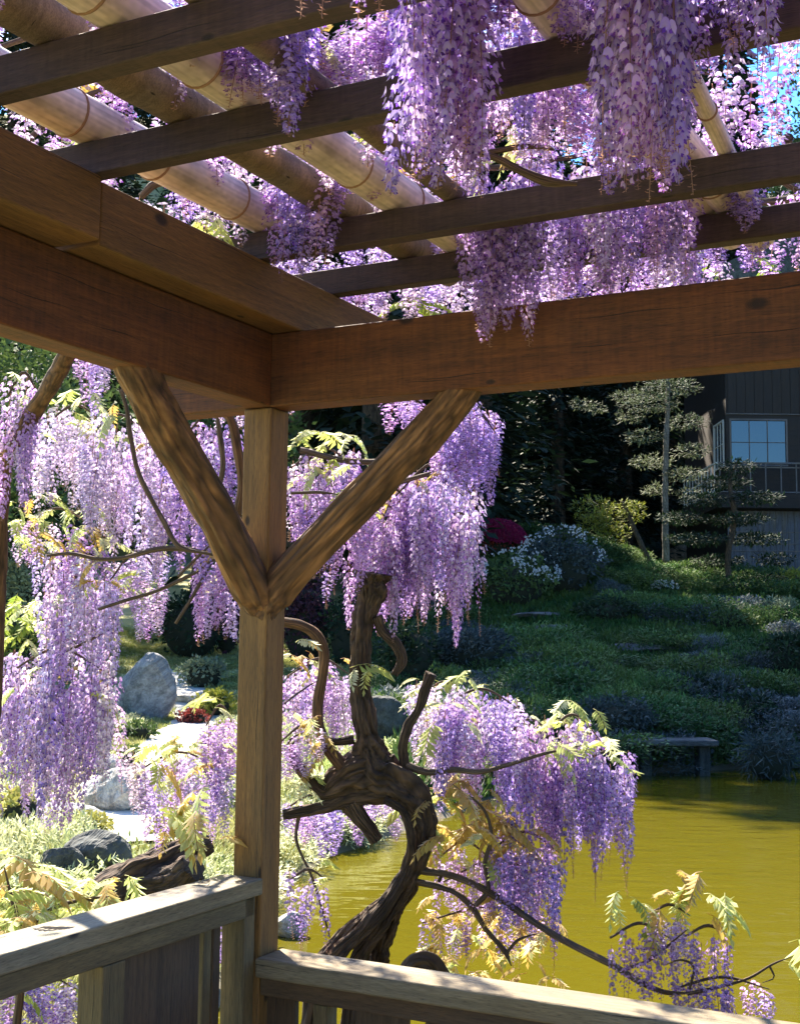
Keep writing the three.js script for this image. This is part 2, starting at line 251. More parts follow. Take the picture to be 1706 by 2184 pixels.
function conifer(seed, H, R, cA, cB, sprays = 22) {
  const f = mulberry(seed), F = new Faces(), lv = Math.round(H * 3.2);
  for (let i = 0; i < lv; i++) {
    const h = H * (0.06 + 0.94 * (i + f()) / lv), k = 1 - h / H, rad = R * Math.pow(k, 0.75) * rr(0.65, 1.15, f) + 0.15, nb = 5 + Math.round(3 * k);
    for (let b = 0; b < nb; b++) {
      const a = f() * 6.283, rl = rad * rr(0.55, 1.1, f);
      for (let q = 0; q < sprays; q++) {
        const t = rr(0.2, 1, f), p = V(Math.cos(a) * rl * t, h - 0.28 * rl * t * t + rr(-0.15, 0.15, f), Math.sin(a) * rl * t).add(rdir(f).multiplyScalar(0.22));
        const d = V(Math.cos(a + rr(-0.9, 0.9, f)), rr(-0.7, 0.15, f), Math.sin(a + rr(-0.9, 0.9, f))).normalize(), s = V(0, 0, 0).crossVectors(d, V(rr(-0.5, 0.5, f), 1, rr(-0.5, 0.5, f))).normalize(), l = rr(0.26, 0.5, f);
        F.leaf(p, d, s, l, l * 0.42, mulc(mixc(cA, cB, f()), rr(0.6, 1.2, f)), -0.1);
      }
    }
  }
  return F.geo();
}
function rockGeo(seed, x, y, z, cut = 0.5) {
  const g = new THREE.IcosahedronGeometry(1, 12), P = g.attributes.position, f = mulberry(seed), planes = Array.from({ length: 9 }, () => ({ n: rdir(f), d: rr(0.62, 0.95, f) }));
  for (let i = 0; i < P.count; i++) { const p = V(P.getX(i), P.getY(i), P.getZ(i)); for (const { n, d } of planes) { const e = p.dot(n) - d; if (e > 0) p.addScaledVector(n, -e * (0.6 + 0.4 * cut)); } p.multiplyScalar(1 + 0.16 * fbm(p.x * 2 + seed, p.y * 2, p.z * 2, 5)); P.setXYZ(i, p.x * x, p.y * y, p.z * z); }
  g.computeVertexNormals(); const uv = g.attributes.uv; for (let i = 0; i < P.count; i++) uv.setXY(i, (P.getX(i) + 0.5 * P.getZ(i)) / 0.8, (P.getY(i) + 0.5 * P.getZ(i)) / 0.8);
  return g;
}

// ------------------------------------------------------------------ terrain and pond
const WATER = -0.55;
const SHORE = [[-0.9, 2], [-1.0, -3], [-1.02, -7.3], [-1.05, -10], [-0.7, -12.6], [0.9, -16.3], [3.3, -20.6], [6.5, -22.4], [12, -22.6], [40, -22.0]];
function shoreDist(x, z) { // positive on land
  let best = 1e9, sgn = 1;
  for (let i = 0; i < SHORE.length - 1; i++) { const [ax, az] = SHORE[i], [bx, bz] = SHORE[i + 1], dx = bx - ax, dz = bz - az, t = clamp(((x - ax) * dx + (z - az) * dz) / (dx * dx + dz * dz), 0, 1), ex = x - ax - dx * t, ez = z - az - dz * t, d = Math.hypot(ex, ez); if (d < best) { best = d; sgn = dx * ez - dz * ex < 0 ? 1 : -1; } }
  return best * sgn;
}
// the left bank lies west of the shore, the far bank north of it
function ground(x, z) {
  const s = shoreDist(x, z); if (s < -1.5) return WATER - 1;
  const far = smooth(-3, 4, x + 0.1 * (z + 22)), slope = 0.045 + (0.25 - 0.045) * far, back = Math.max(0, -z - 24) * 0.12 * (1 - far);
  const rise = s < 0 ? s * 0.6 : 0.3 * smooth(0, 0.8, s) + (s < 13 ? s * slope : 13 * slope + Math.min(s - 13, 7) * (0.06 + 0.08 * far) + Math.max(0, s - 20) * 0.05);
  const mound = 1.5 * Math.exp(-((x - 3.2) ** 2 + (z + 39.5) ** 2) / 14), hill = Math.max(0, -z - 54) * 0.75;
  return WATER + rise + back + mound + Math.min(hill, 30) + 0.12 * fbm(x * 0.35, 3, z * 0.35, 3) * smooth(0.3, 2, s);
}
function onGround(px, py) { const d = rayAt(px, py); let t = 3; for (; t < 70; t += 0.04) { const p = EYE.clone().addScaledVector(d, t); if (p.y <= ground(p.x, p.z) || (p.y <= WATER)) break; } return EYE.clone().addScaledVector(d, t); }
{
  const nx = 200, nz = 190, pos = [], col = [], idx = [];
  for (let j = 0; j <= nz; j++) for (let i = 0; i <= nx; i++) {
    const u = (i / nx) * 2 - 1, x = u * 34 + u * u * u * 60, z = 6 - 46 * Math.pow(j / nz, 1.1) - 90 * Math.pow(j / nz, 6), y = ground(x, z);
    pos.push(x, y, z); const n = fbm(x * 1.3, 0, z * 1.3, 4), far = smooth(-3, 4, x + 0.1 * (z + 22)), s = shoreDist(x, z);
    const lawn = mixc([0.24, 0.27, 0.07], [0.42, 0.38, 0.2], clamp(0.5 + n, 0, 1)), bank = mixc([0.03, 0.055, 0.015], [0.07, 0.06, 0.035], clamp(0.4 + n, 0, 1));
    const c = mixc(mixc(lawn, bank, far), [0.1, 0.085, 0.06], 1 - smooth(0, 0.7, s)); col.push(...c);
  }
  for (let j = 0; j < nz; j++) for (let i = 0; i < nx; i++) { const a = j * (nx + 1) + i, b = a + 1, c = a + nx + 1, d = c + 1; idx.push(a, b, c, b, d, c); }
  const g = new THREE.BufferGeometry(); g.setAttribute('position', new THREE.Float32BufferAttribute(pos, 3)); g.setAttribute('color', new THREE.Float32BufferAttribute(col, 3)); g.setIndex(idx); g.computeVertexNormals();
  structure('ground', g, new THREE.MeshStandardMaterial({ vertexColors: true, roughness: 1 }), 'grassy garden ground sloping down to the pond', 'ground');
  const w = new THREE.PlaneGeometry(80, 60, 1, 1); w.rotateX(-Math.PI / 2); const uv = w.attributes.uv; for (let i = 0; i < uv.count; i++) uv.setXY(i, w.attributes.position.getX(i) / 9, w.attributes.position.getZ(i) / 9);
  const water = structure('pond_water', w, new THREE.MeshPhysicalMaterial({ color: lin(0.086, 0.074, 0.005), roughness: 0.08, ior: 1.33, bumpMap: rippleBump, bumpScale: 0.011 }), 'murky yellow green pond water', 'water'); water.position.set(20, WATER, -10);
}

// ------------------------------------------------------------------ pergola frame: x along the right beam, z towards the viewer along the left beam
const TH = THREE.MathUtils.degToRad(27.4705), O = V(-0.356, 0, -3.413), dirA = V(Math.sin(TH), 0, -Math.cos(TH)), dirB = V(Math.cos(TH), 0, Math.sin(TH));
const lp = (a, b, h) => O.clone().addScaledVector(dirA, a).addScaledVector(dirB, b).setY(h);
function onA(px, py, ac) { const d = rayAt(px, py), e = EYE.clone().sub(O), t = (ac - e.dot(dirA)) / d.dot(dirA), p = e.addScaledVector(d, t); return { a: ac, b: p.dot(dirB), h: p.y }; }
const pergola = thing('wooden_pergola', 'brown timber corner pergola with open rafters, bamboo poles and log knee braces', 'pergola', O); pergola.rotation.y = -TH;
const L = (b, h, a) => V(b, h, -a); // pergola-local point
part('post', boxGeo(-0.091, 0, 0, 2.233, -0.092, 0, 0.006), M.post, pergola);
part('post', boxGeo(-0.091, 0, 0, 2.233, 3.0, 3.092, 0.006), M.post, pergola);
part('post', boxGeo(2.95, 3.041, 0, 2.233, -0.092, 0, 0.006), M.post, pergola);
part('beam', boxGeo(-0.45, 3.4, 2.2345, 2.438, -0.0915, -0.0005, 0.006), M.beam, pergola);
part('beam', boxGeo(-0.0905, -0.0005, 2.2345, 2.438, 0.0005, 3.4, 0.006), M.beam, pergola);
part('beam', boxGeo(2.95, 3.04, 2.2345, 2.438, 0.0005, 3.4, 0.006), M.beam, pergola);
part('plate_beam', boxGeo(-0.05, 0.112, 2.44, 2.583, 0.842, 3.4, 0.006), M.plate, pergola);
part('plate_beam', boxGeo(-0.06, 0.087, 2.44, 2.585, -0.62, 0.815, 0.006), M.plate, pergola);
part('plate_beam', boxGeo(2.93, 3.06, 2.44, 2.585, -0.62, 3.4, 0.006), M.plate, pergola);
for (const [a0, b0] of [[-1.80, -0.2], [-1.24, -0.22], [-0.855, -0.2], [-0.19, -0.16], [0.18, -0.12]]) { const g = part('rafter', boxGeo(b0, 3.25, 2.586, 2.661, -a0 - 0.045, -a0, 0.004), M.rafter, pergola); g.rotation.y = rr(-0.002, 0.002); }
// round poles tied over the rafters
const poles = [[0.055, 0.052, -2.3, 0.0, 'bamboo', 0.012], [0.30, 0.046, -2.3, 0.5, 'pole', 0], [0.455, 0.052, -2.3, 0.52, 'bamboo', 0.0], [0.635, 0.026, -2.3, 0.35, 'pole', -0.02], [1.145, 0.043, -1.6, 0.5, 'bamboo', 0.0], [1.19, 0.042, -0.6, 0.55, 'bamboo', 0.03], [1.30, 0.019, -1.4, 0.5, 'bamboo', -0.06]];
for (const [b, r, a0, a1, kind, skew] of poles) {
  const len = a1 - a0, g = limbGeo([0, 0.33, 0.66, 1].map((t) => ({ p: L(b + skew * (t - 0.5) * len, 2.662 + r * 1.02 + (kind === 'pole' ? 0.004 * Math.sin(t * 9) : 0), a0 + len * t), r })), { step: kind === 'pole' ? 0.03 : 0.05, radial: 18, knob: kind === 'pole' ? 0.09 : 0.012, seed: b * 10 });
  const m = part(kind === 'pole' ? 'pole' : 'bamboo_pole', g, kind === 'pole' ? M.pole : M.bamboo, pergola);
  if (kind === 'bamboo') for (let s = a0 + 0.2 + b * 0.4; s < a1 - 0.05; s += rr(0.27, 0.33)) { const t = (s - a0) / len, ring = new THREE.TorusGeometry(r * 1.0, 0.0034, 6, 26); const n = part('node_ring', ring, M.ring, m); n.position.copy(L(b + skew * (t - 0.5) * len, 2.662 + r * 1.02, s)); }
}
// log braces, bark partly stripped
const strip = (t, a) => { const w = smooth(0.55, 0.75, t) * (1 - smooth(0.86, 0.95, t)) * (1 - smooth(0.35, 0.55, Math.abs(((a + 7.5) % 6.283) - 3.1))); return [1 + 0.55 * w, 1 + 0.35 * w, 1 + 0.1 * w]; };
const knot = (t, a, c) => { const k = 0.85 + 0.4 * fbm(c.x * 9, c.y * 9, c.z * 9 + a * 0.4, 3) + 0.4 * fbm(Math.cos(a) * 3.2, Math.sin(a) * 3.2, t * 5, 3) + 0.5 * fbm(Math.cos(a) * 9, Math.sin(a) * 9, t * 40, 4) - 0.5 * Math.max(0, fbm(Math.cos(a) * 1.4 + 9, Math.sin(a) * 1.4, t * 7, 2) - 0.25); return [k, k * 0.98, k * 0.95]; };
part('knee_brace', limbGeo([{ p: L(-0.045, 1.665, 0.035), r: 0.042 }, { p: L(0.0, 1.735, 0.04), r: 0.05 }, { p: L(0.26, 1.972, 0.05), r: 0.048 }, { p: L(0.43, 2.12, 0.045), r: 0.047 }, { p: L(0.54, 2.225, 0.045), r: 0.045 }, { p: L(0.63, 2.33, 0.045), r: 0.03 }], { step: 0.008, radial: 40, knob: 0.06, ridge: 0.05, furrow: 0.22, seed: 3, freq: 7, color: knot }), M.brace, pergola);
part('knee_brace', limbGeo([{ p: L(-0.045, 1.67, 0.05), r: 0.045 }, { p: L(-0.045, 1.74, -0.01), r: 0.055 }, { p: L(-0.04, 1.95, -0.22), r: 0.053 }, { p: L(-0.048, 2.1, -0.385), r: 0.05 }, { p: L(-0.045, 2.22, -0.51), r: 0.046 }, { p: L(-0.045, 2.33, -0.61), r: 0.03 }], { step: 0.008, radial: 40, knob: 0.06, ridge: 0.05, furrow: 0.22, seed: 5, freq: 7, color: (t, a, c) => { const k = knot(t, a, c), s = strip(t, a); return [k[0] * s[0], k[1] * s[1], k[2] * s[2]]; } }), M.brace, pergola);

// deck
{ const g = []; for (let i = 0; i < 27; i++) g.push(boxGeo(-0.05, 3.5, -0.04, 0, -0.12 + i * 0.145, -0.12 + i * 0.145 + 0.139)); const d = structure('deck', mergeGeometries(g), M.deck, 'wooden deck floor inside the pergola', 'deck'); d.position.copy(O); d.rotation.y = -TH; }

// ------------------------------------------------------------------ railings
const railA = thing('wooden_railing', 'higher weathered wooden railing left of the post with sunlit cap and wide board', 'railing', O); railA.rotation.y = -TH;
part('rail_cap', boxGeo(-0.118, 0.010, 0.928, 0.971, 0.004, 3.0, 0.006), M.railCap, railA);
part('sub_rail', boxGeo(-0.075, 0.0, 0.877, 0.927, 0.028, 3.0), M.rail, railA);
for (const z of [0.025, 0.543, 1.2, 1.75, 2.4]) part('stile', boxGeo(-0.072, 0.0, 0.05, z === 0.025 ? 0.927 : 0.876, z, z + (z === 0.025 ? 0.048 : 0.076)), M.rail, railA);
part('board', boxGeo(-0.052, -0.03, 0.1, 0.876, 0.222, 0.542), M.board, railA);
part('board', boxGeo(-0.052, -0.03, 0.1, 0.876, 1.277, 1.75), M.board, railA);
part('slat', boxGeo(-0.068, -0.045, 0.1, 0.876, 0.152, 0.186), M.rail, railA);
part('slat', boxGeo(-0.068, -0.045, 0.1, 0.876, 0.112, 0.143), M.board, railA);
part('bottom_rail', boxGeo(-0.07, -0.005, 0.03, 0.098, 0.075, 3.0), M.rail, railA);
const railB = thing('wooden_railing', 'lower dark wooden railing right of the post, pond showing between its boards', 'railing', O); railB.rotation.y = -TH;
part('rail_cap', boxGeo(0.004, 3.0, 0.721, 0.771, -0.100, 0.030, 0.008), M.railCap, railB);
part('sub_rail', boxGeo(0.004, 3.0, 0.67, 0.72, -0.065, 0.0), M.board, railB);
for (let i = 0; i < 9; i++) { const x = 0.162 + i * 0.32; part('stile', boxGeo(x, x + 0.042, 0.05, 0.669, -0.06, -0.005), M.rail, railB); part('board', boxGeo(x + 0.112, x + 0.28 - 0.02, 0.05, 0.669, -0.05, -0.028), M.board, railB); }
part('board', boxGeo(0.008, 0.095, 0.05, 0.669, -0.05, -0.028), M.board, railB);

// ------------------------------------------------------------------ wisteria
const UPV = V(0, 1, 0);
let hung = 0;
function hang(parent, p, len, tint, wide = 1, f = rng) {
  const g = pick(CLUSTERS[tint], f), m = part('flower_cluster', g, pick(M.petals, f), parent); m.position.copy(p).sub(parent.position); m.scale.set(wide, len / 0.3, wide); m.rotation.set(rr(-0.12, 0.12, f), f() * 6.28, rr(-0.12, 0.12, f)); hung++; return m;
}
function leafAt(parent, p, kind, k = 1, f = rng, yaw = null) { const m = part('leaf', pick(LEAVES[kind], f), M.leaf, parent); m.position.copy(p).sub(parent.position); m.rotation.order = 'YXZ'; m.rotation.set(rr(-0.4, 0.4, f), yaw ?? f() * 6.28, rr(-0.3, 0.5, f)); m.scale.setScalar(k * rr(0.8, 1.2, f)); return m; }
const branch = (parent, mat, list, depth, o = {}) => part('branch', limbGeo(list.map(([x, y, r, d], i) => ({ p: at(x, y, d ?? depth).sub(parent.position), r: mat === M.twig && i === list.length - 1 ? r * 0.4 : r })), { step: 0.02, radial: 8, knob: 0.16, freq: 14, ...o }), mat, parent);
// region: clusters whose tops fall in the polygon-like box [x0, x1, y0, y1] of the photograph at depths d0..d1
function region(parent, [x0, x1, y0, y1, d0, d1, n, l0, l1, tints, wide = 1, leafKind = null, leaves = 0]) {
  for (let i = 0; i < n; i++) hang(parent, at(x0 + (x1 - x0) * (i + rng()) / n, rr(y0, y1), rr(d0, d1)), rr(l0, l1), pick(tints), wide * rr(0.85, 1.2));
  for (let i = 0; i < leaves; i++) leafAt(parent, at(rr(x0, x1), rr(y0 - 30, y0 + (y1 - y0) * 0.8), rr(d0 - 0.1, d1)), pick(leafKind), rr(0.6, 0.95));
  branch(parent, M.twig, [[x0, (y0 + y1) / 2 + 8, 0.004], [(x0 + x1) / 2, y0 + 4, 0.006], [x1, (y0 + y1) / 2 + 10, 0.005]], (d0 + d1) / 2);
}

// the canopy over the pergola
const canopy = thing('wisteria_canopy', 'purple flowering wisteria spread over the pergola roof, clusters hanging between rafters', 'wisteria', O.clone());
{
  const inst = []; let count = 0; const LIMIT = 290;
  const put = (b, a, h, len, tint, wide) => { const p = lp(a, b, h); if (count < LIMIT) { count++; hang(canopy, p, len, tint, wide); } else inst.push([p, len, tint, wide]); };
  // clusters that hang below the rafters in front of the timber: [x0, x1, face, bottom y in the photograph lo, hi, top height, n, tints]
  const cols = [
    [868, 1022, [-1.12, -0.9], 300, 430, 2.76, 20, ['violet', 'violet', 'mauve']], [1296, 1452, [-1.12, -0.9], 280, 420, 2.8, 20, ['violet', 'mauve']], [1330, 1460, [-0.72, -0.35], 330, 430, 2.75, 12, ['violet', 'mauve']],
    [1000, 1165, [-0.14, -0.05], 560, 730, 2.72, 14, ['mauve', 'violet', 'pale']], [1030, 1130, [-0.12, -0.06], 690, 745, 2.66, 5, ['mauve']], [1170, 1480, [-0.12, 0.12], 560, 640, 2.75, 24, ['mauve', 'pale', 'violet']], [1000, 1500, [0.3, 0.8], 600, 690, 2.8, 26, ['pale', 'mauve', 'violet']],
    [580, 700, [-0.32, -0.23], 520, 600, 2.74, 7, ['mauve', 'violet']], [575, 640, [-1.0, -0.92], 220, 300, 2.78, 5, ['pale', 'violet']], [1560, 1625, [0.1, 0.15], 470, 510, 2.72, 3, ['violet']], [1500, 1660, [-1.05, -0.9], 60, 170, 2.78, 7, ['violet', 'mauve']], [660, 850, [-1.7, -1.3], 0, 60, 2.8, 5, ['violet']],
    [930, 1300, [-1.05, -0.86], 40, 120, 2.82, 14, ['violet', 'mauve']], [478, 560, [-0.97, -0.89], 170, 240, 2.8, 7, ['pale', 'violet', 'mauve']], [690, 800, [-0.33, -0.24], 400, 460, 2.78, 6, ['violet', 'mauve']], [640, 870, [-0.75, -0.45], 130, 215, 2.86, 18, ['violet', 'mauve', 'pale']], [1050, 1300, [-0.7, -0.3], 260, 350, 2.86, 20, ['pale', 'mauve', 'violet']], [600, 800, [0.3, 0.6], 640, 680, 2.74, 10, ['mauve', 'violet']], [1500, 1660, [0.3, 0.7], 560, 580, 2.74, 5, ['violet']],
  ];
  for (const [x0, x1, [a0, a1], y0, y1, top, n, tints] of cols) for (let i = 0; i < n; i++) { const a = rr(a0, a1), q = onA(x0 + (x1 - x0) * (i + rng()) / n, rr(y0, y1), a), tp = top + rr(-0.02, 0.05); put(q.b, a, tp, clamp(tp - q.h, 0.1, 0.55), pick(tints), rr(0.8, 1.05)); }
  // the roof of flowers itself
  for (let a = -2.1; a < 1.75; a += 0.125) for (let b = -0.5; b < 2.5; b += 0.125) {
    const aa = a + rr(-0.06, 0.06), bb = b + rr(-0.06, 0.06), len = rr(0.16, 0.27), h = 2.86 + rr(0, 0.1) + (aa > 0.35 ? rr(-0.14, 0.02) : 0), p = lp(aa, bb, h - 0.1), [px, py, d] = project(p);
    if (d < 0.7 || rng() < 0.08) continue;
    if (px > 1555 && px < 1655 && py > 90 && py < 270 && rng() < 0.9) continue; if (px > 1480 && py > 330 && py < 640 && rng() < 0.85) continue; if (bb < 0.0 && rng() < 0.3) continue; if (px < 110 && py > 150 && bb < 0 && rng() < 0.7) continue;
    if (aa > 1.2 && rng() < 0.5) continue;
    put(bb, aa, h, len, pick(['violet', 'mauve', 'pale', 'pale']), rr(0.9, 1.2));
  }
  // the vine outside the corner, over the left bank side
  for (let a = 0.85; a < 2.0; a += 0.12) for (let b = -1.6; b < 0.3; b += 0.12) if (rng() < 0.85) { const p = lp(a + rr(-0.07, 0.07), b + rr(-0.07, 0.07), 2.7 + rr(0, 0.2)), [px, py] = project(p.clone().setY(p.y - 0.2)); if (py < 520 + px * 0.25 || px > 620) continue; inst.push([p, rr(0.16, 0.28), pick(['violet', 'mauve', 'pale']), 1]); }
  // clusters past the three hundred that show largest: one instanced part per tint
  for (const tint of Object.keys(CLUSTERS)) { const l = inst.filter((q) => q[2] === tint); if (!l.length) continue; const m = new THREE.InstancedMesh(CLUSTERS[tint][0], M.petal, l.length), q = new THREE.Object3D(); l.forEach(([p, len, , w], i) => { q.position.copy(p).sub(canopy.position); q.scale.set(w, len / 0.3, w); q.rotation.set(0, rng() * 6.28, 0); q.updateMatrix(); m.setMatrixAt(i, q.matrix); }); m.name = 'flower_clusters'; m.userData.kind = 'stuff'; m.castShadow = m.receiveShadow = true; canopy.add(m); }
  const can = (list, mat = M.twig, o = {}) => part('branch', limbGeo(list.map(([a, b, h, r]) => ({ p: lp(a, b, h).sub(canopy.position), r })), { step: 0.03, radial: 8, knob: 0.15, freq: 10, ...o }), mat, canopy);
  for (let i = 0; i < 26; i++) { const a = rr(-1.9, 0.9), b = rr(0, 2.2), t = rr(0, 6.28), l = rr(0.4, 1.0), r = rr(0.006, 0.016); can([[a, b, 2.84 + rr(0, 0.05), r], [a + 0.5 * l * Math.cos(t), b + 0.5 * l * Math.sin(t), 2.86 + rr(0, 0.08), r * 0.85], [a + l * Math.cos(t + 0.4), b + l * Math.sin(t + 0.4), 2.83 + rr(0, 0.06), r * 0.6]]); }
  const pb = (list, mat, o) => branch(canopy, mat, list, 2.78, o);
  pb([[985, 318, 0.012], [1060, 275, 0.013], [1115, 243, 0.014], [1170, 214, 0.012]], M.bark); pb([[1000, 322, 0.007], [1040, 326, 0.0075], [1085, 317, 0.007], [1130, 312, 0.0065], [1182, 320, 0.006]], M.twig); pb([[1000, 318, 0.008], [1060, 338, 0.009], [1105, 362, 0.01], [1165, 386, 0.012], [1230, 392, 0.012]], M.twig);
  pb([[700, 180, 0.006], [712, 140, 0.006], [706, 95, 0.005]], M.twig); pb([[1108, 20, 0.005], [1136, 40, 0.005], [1140, 105, 0.005]], M.twig); pb([[150, 215, 0.006, 2.9], [200, 198, 0.006, 2.9], [250, 180, 0.006, 2.9]], M.twig); pb([[60, 300, 0.008, 3.1], [85, 275, 0.008, 3.1], [120, 250, 0.007, 3.1]], M.twig); pb([[300, 420, 0.01, 3.3], [335, 390, 0.012, 3.3], [385, 395, 0.012, 3.3]], M.twig);
  for (const [x, y, d, k] of [[700, 110, 2.7, 'lime'], [690, 90, 2.7, 'bronze'], [1080, 240, 3.1, 'lime'], [1100, 300, 3.3, 'lime'], [1080, 330, 3.3, 'lime'], [960, 400, 3.6, 'lime'], [990, 385, 3.6, 'bronze'], [830, 330, 3.3, 'bronze'], [820, 300, 3.3, 'lime'], [440, 460, 3.3, 'lime'], [420, 480, 3.4, 'lime'], [160, 210, 2.9, 'lime'], [140, 215, 2.9, 'bronze'], [880, 650, 4, 'green'], [900, 660, 4, 'green'], [1120, 280, 3.2, 'bronze'], [1500, 560, 4.4, 'green'], [1600, 560, 4.6, 'green'], [720, 90, 2.8, 'lime']]) for (let i = 0; i < 3; i++) leafAt(canopy, at(x + rr(-22, 22), y + rr(-18, 18), d + rr(-0.1, 0.15)), k, rr(0.5, 0.8));
}

// the old twisted vine between the railing and the pond
const vine = thing('wisteria_vine', 'old twisted wisteria with gnarled bare trunk leaning behind the lower railing', 'wisteria', at(760, 2480, 5));
{
  const D = 5.0, B = (list, mat = M.bark, o = {}, d = D) => branch(vine, mat, list, d, o);
  const T = (list, o = {}) => { const m = branch(vine, M.bark, list.map(([x, y, r, d]) => [x, y, r * 1.04, d ?? D]), D, { step: 0.015, radial: 18, knob: 0.2, ridge: 0.25, twist: 5, freq: 8, ...o }); m.name = 'trunk'; return m; };
  const FUR = { step: 0.007, radial: 52, knob: 0.2, ridge: 0.1, furrow: 0.42, twist: 4, freq: 8 };
  T([[640, 2480, 0.055], [690, 2090, 0.05, 4.95], [735, 2010, 0.036], [795, 1950, 0.032], [846, 1900, 0.03], [880, 1850, 0.032], [899, 1795, 0.037], [902, 1750, 0.041], [884, 1708, 0.053], [842, 1670, 0.064], [800, 1642, 0.074], [786, 1600, 0.058], [779, 1560, 0.04], [771, 1490, 0.036], [770, 1420, 0.036], [775, 1350, 0.038], [784, 1290, 0.046], [793, 1248, 0.055], [797, 1222, 0.06]], FUR);
  T([[850, 2480, 0.06, 5.05], [800, 2080, 0.05, 5.05], [812, 2010, 0.042, 5.05], [842, 1940, 0.036, 5.05], [872, 1880, 0.033, 5.03], [892, 1815, 0.026, 5.02]], { ...FUR, seed: 4 });
  T([[690, 2200, 0.03, 4.9], [716, 2045, 0.026, 4.9], [770, 1990, 0.025, 4.92], [828, 1920, 0.025, 4.95], [868, 1850, 0.02, 4.97], [874, 1780, 0.015, 4.94], [858, 1732, 0.013, 4.94], [820, 1705, 0.012, 4.94]], { ...FUR, seed: 6, radial: 20 });
  T([[740, 2200, 0.03, 4.92], [762, 2050, 0.026, 4.95], [806, 1985, 0.024, 4.96], [848, 1925, 0.022, 4.98], [880, 1870, 0.02, 5]], { ...FUR, seed: 8, radial: 20 });
  T([[800, 1636, 0.06], [758, 1648, 0.068], [722, 1666, 0.05], [690, 1690, 0.024], [655, 1660, 0.018], [628, 1620, 0.016], [622, 1585, 0.013], [652, 1566, 0.01]], { ...FUR, seed: 9, twist: 2 });
  T([[850, 1690, 0.05], [800, 1690, 0.05], [750, 1698, 0.036], [705, 1716, 0.024], [660, 1728, 0.021], [604, 1738, 0.018]], { ...FUR, seed: 10, radial: 28 });
  T([[748, 1712, 0.03], [765, 1738, 0.03], [786, 1765, 0.027], [806, 1792, 0.022]], { ...FUR, seed: 12, radial: 24 });
  B([[596, 1325, 0.02], [640, 1333, 0.021], [672, 1352, 0.022], [692, 1390, 0.022], [688, 1440, 0.021], [678, 1500, 0.022], [680, 1550, 0.023], [697, 1590, 0.024], [735, 1640, 0.03]], M.redlimb, { radial: 12, knob: 0.12 });
  B([[690, 1578, 0.014], [715, 1582, 0.014], [755, 1576, 0.02]], M.bark);
  B([[850, 1665, 0.022], [862, 1640, 0.019], [860, 1595, 0.018], [872, 1550, 0.018], [894, 1512, 0.018], [905, 1470, 0.02], [920, 1436, 0.024]], M.bark, { knob: 0.3, radial: 18, step: 0.01, furrow: 0.2 });
  B([[865, 1632, 0.016], [912, 1647, 0.014], [965, 1642, 0.012], [1020, 1646, 0.011], [1075, 1634, 0.009], [1150, 1610, 0.007], [1240, 1590, 0.005]], M.twig);
  B([[803, 1315, 0.026], [815, 1345, 0.023], [845, 1375, 0.021], [856, 1410, 0.02], [842, 1440, 0.015]], M.bark, { knob: 0.3, radial: 18, step: 0.01, furrow: 0.2 });
  B([[878, 1852, 0.018], [906, 1858, 0.016], [958, 1866, 0.014], [1018, 1890, 0.0135], [1085, 1930, 0.0135], [1145, 1971, 0.013, 4.9], [1205, 2008, 0.013, 4.8], [1312, 2062, 0.012, 4.6], [1366, 2096, 0.011, 4.5], [1420, 2117, 0.009, 4.45], [1472, 2118, 0.008, 4.4]], M.twig, { knob: 0.1 });
  B([[1330, 2068, 0.006, 4.55], [1383, 2048, 0.006, 4.5], [1412, 2026, 0.005, 4.5], [1466, 1982, 0.004, 4.5]], M.twig); B([[1465, 2120, 0.007, 4.4], [1530, 2106, 0.006, 4.4], [1597, 2086, 0.005, 4.4], [1648, 2056, 0.004, 4.4], [1690, 2040, 0.003, 4.4]], M.twig); B([[1470, 2110, 0.005, 4.4], [1478, 2060, 0.005, 4.4], [1450, 2047, 0.004, 4.4], [1420, 2058, 0.003, 4.4]], M.twig);
  B([[1640, 2060, 0.004, 4.4], [1650, 2085, 0.003, 4.4], [1625, 2096, 0.003, 4.4]], M.twig);
  B([[885, 1880, 0.014], [931, 1890, 0.014], [968, 1903, 0.0125], [1008, 1938, 0.012], [1036, 1982, 0.01], [1078, 2032, 0.01], [1090, 2060, 0.006]], M.twig, { knob: 0.2 }); B([[1014, 1932, 0.01], [1040, 1900, 0.009], [1034, 1840, 0.008], [1047, 1788, 0.008], [1032, 1728, 0.006], [965, 1673, 0.004]], M.twig, { knob: 0.25 });
  B([[1078, 2035, 0.007], [1105, 2005, 0.006], [1150, 1990, 0.004]], M.twig); B([[935, 1880, 0.008], [945, 1862, 0.007]], M.bark);
  B([[640, 1730, 0.008], [632, 1790, 0.006], [665, 1870, 0.005], [690, 1950, 0.005], [704, 2000, 0.006]], M.twig); B([[607, 1500, 0.004, 4.6], [640, 1475, 0.004, 4.7], [680, 1450, 0.004, 4.8]], M.twig);
  B([[858, 2120, 0.035, 4.6], [876, 2072, 0.034, 4.6], [902, 2058, 0.032, 4.6], [930, 2085, 0.028, 4.6], [948, 2140, 0.025, 4.6]], M.bark, { ...FUR, radial: 36, furrow: 0.6, knob: 0.5 });
  // flowers
  const all = ['violet', 'mauve', 'pale'];
  region(vine, [612, 755, 1400, 1470, 5.1, 5.7, 22, 0.22, 0.34, ['pale', 'white', 'mauve'], 0.95, ['lime', 'bronze'], 8]);
  region(vine, [885, 1010, 1450, 1540, 5.1, 5.7, 20, 0.24, 0.36, ['white', 'white', 'pale'], 0.95, ['lime'], 6]);
  region(vine, [930, 1120, 1465, 1560, 5.0, 5.6, 30, 0.3, 0.42, ['pale', 'white', 'mauve', 'violet'], 0.95, ['lime'], 12]);
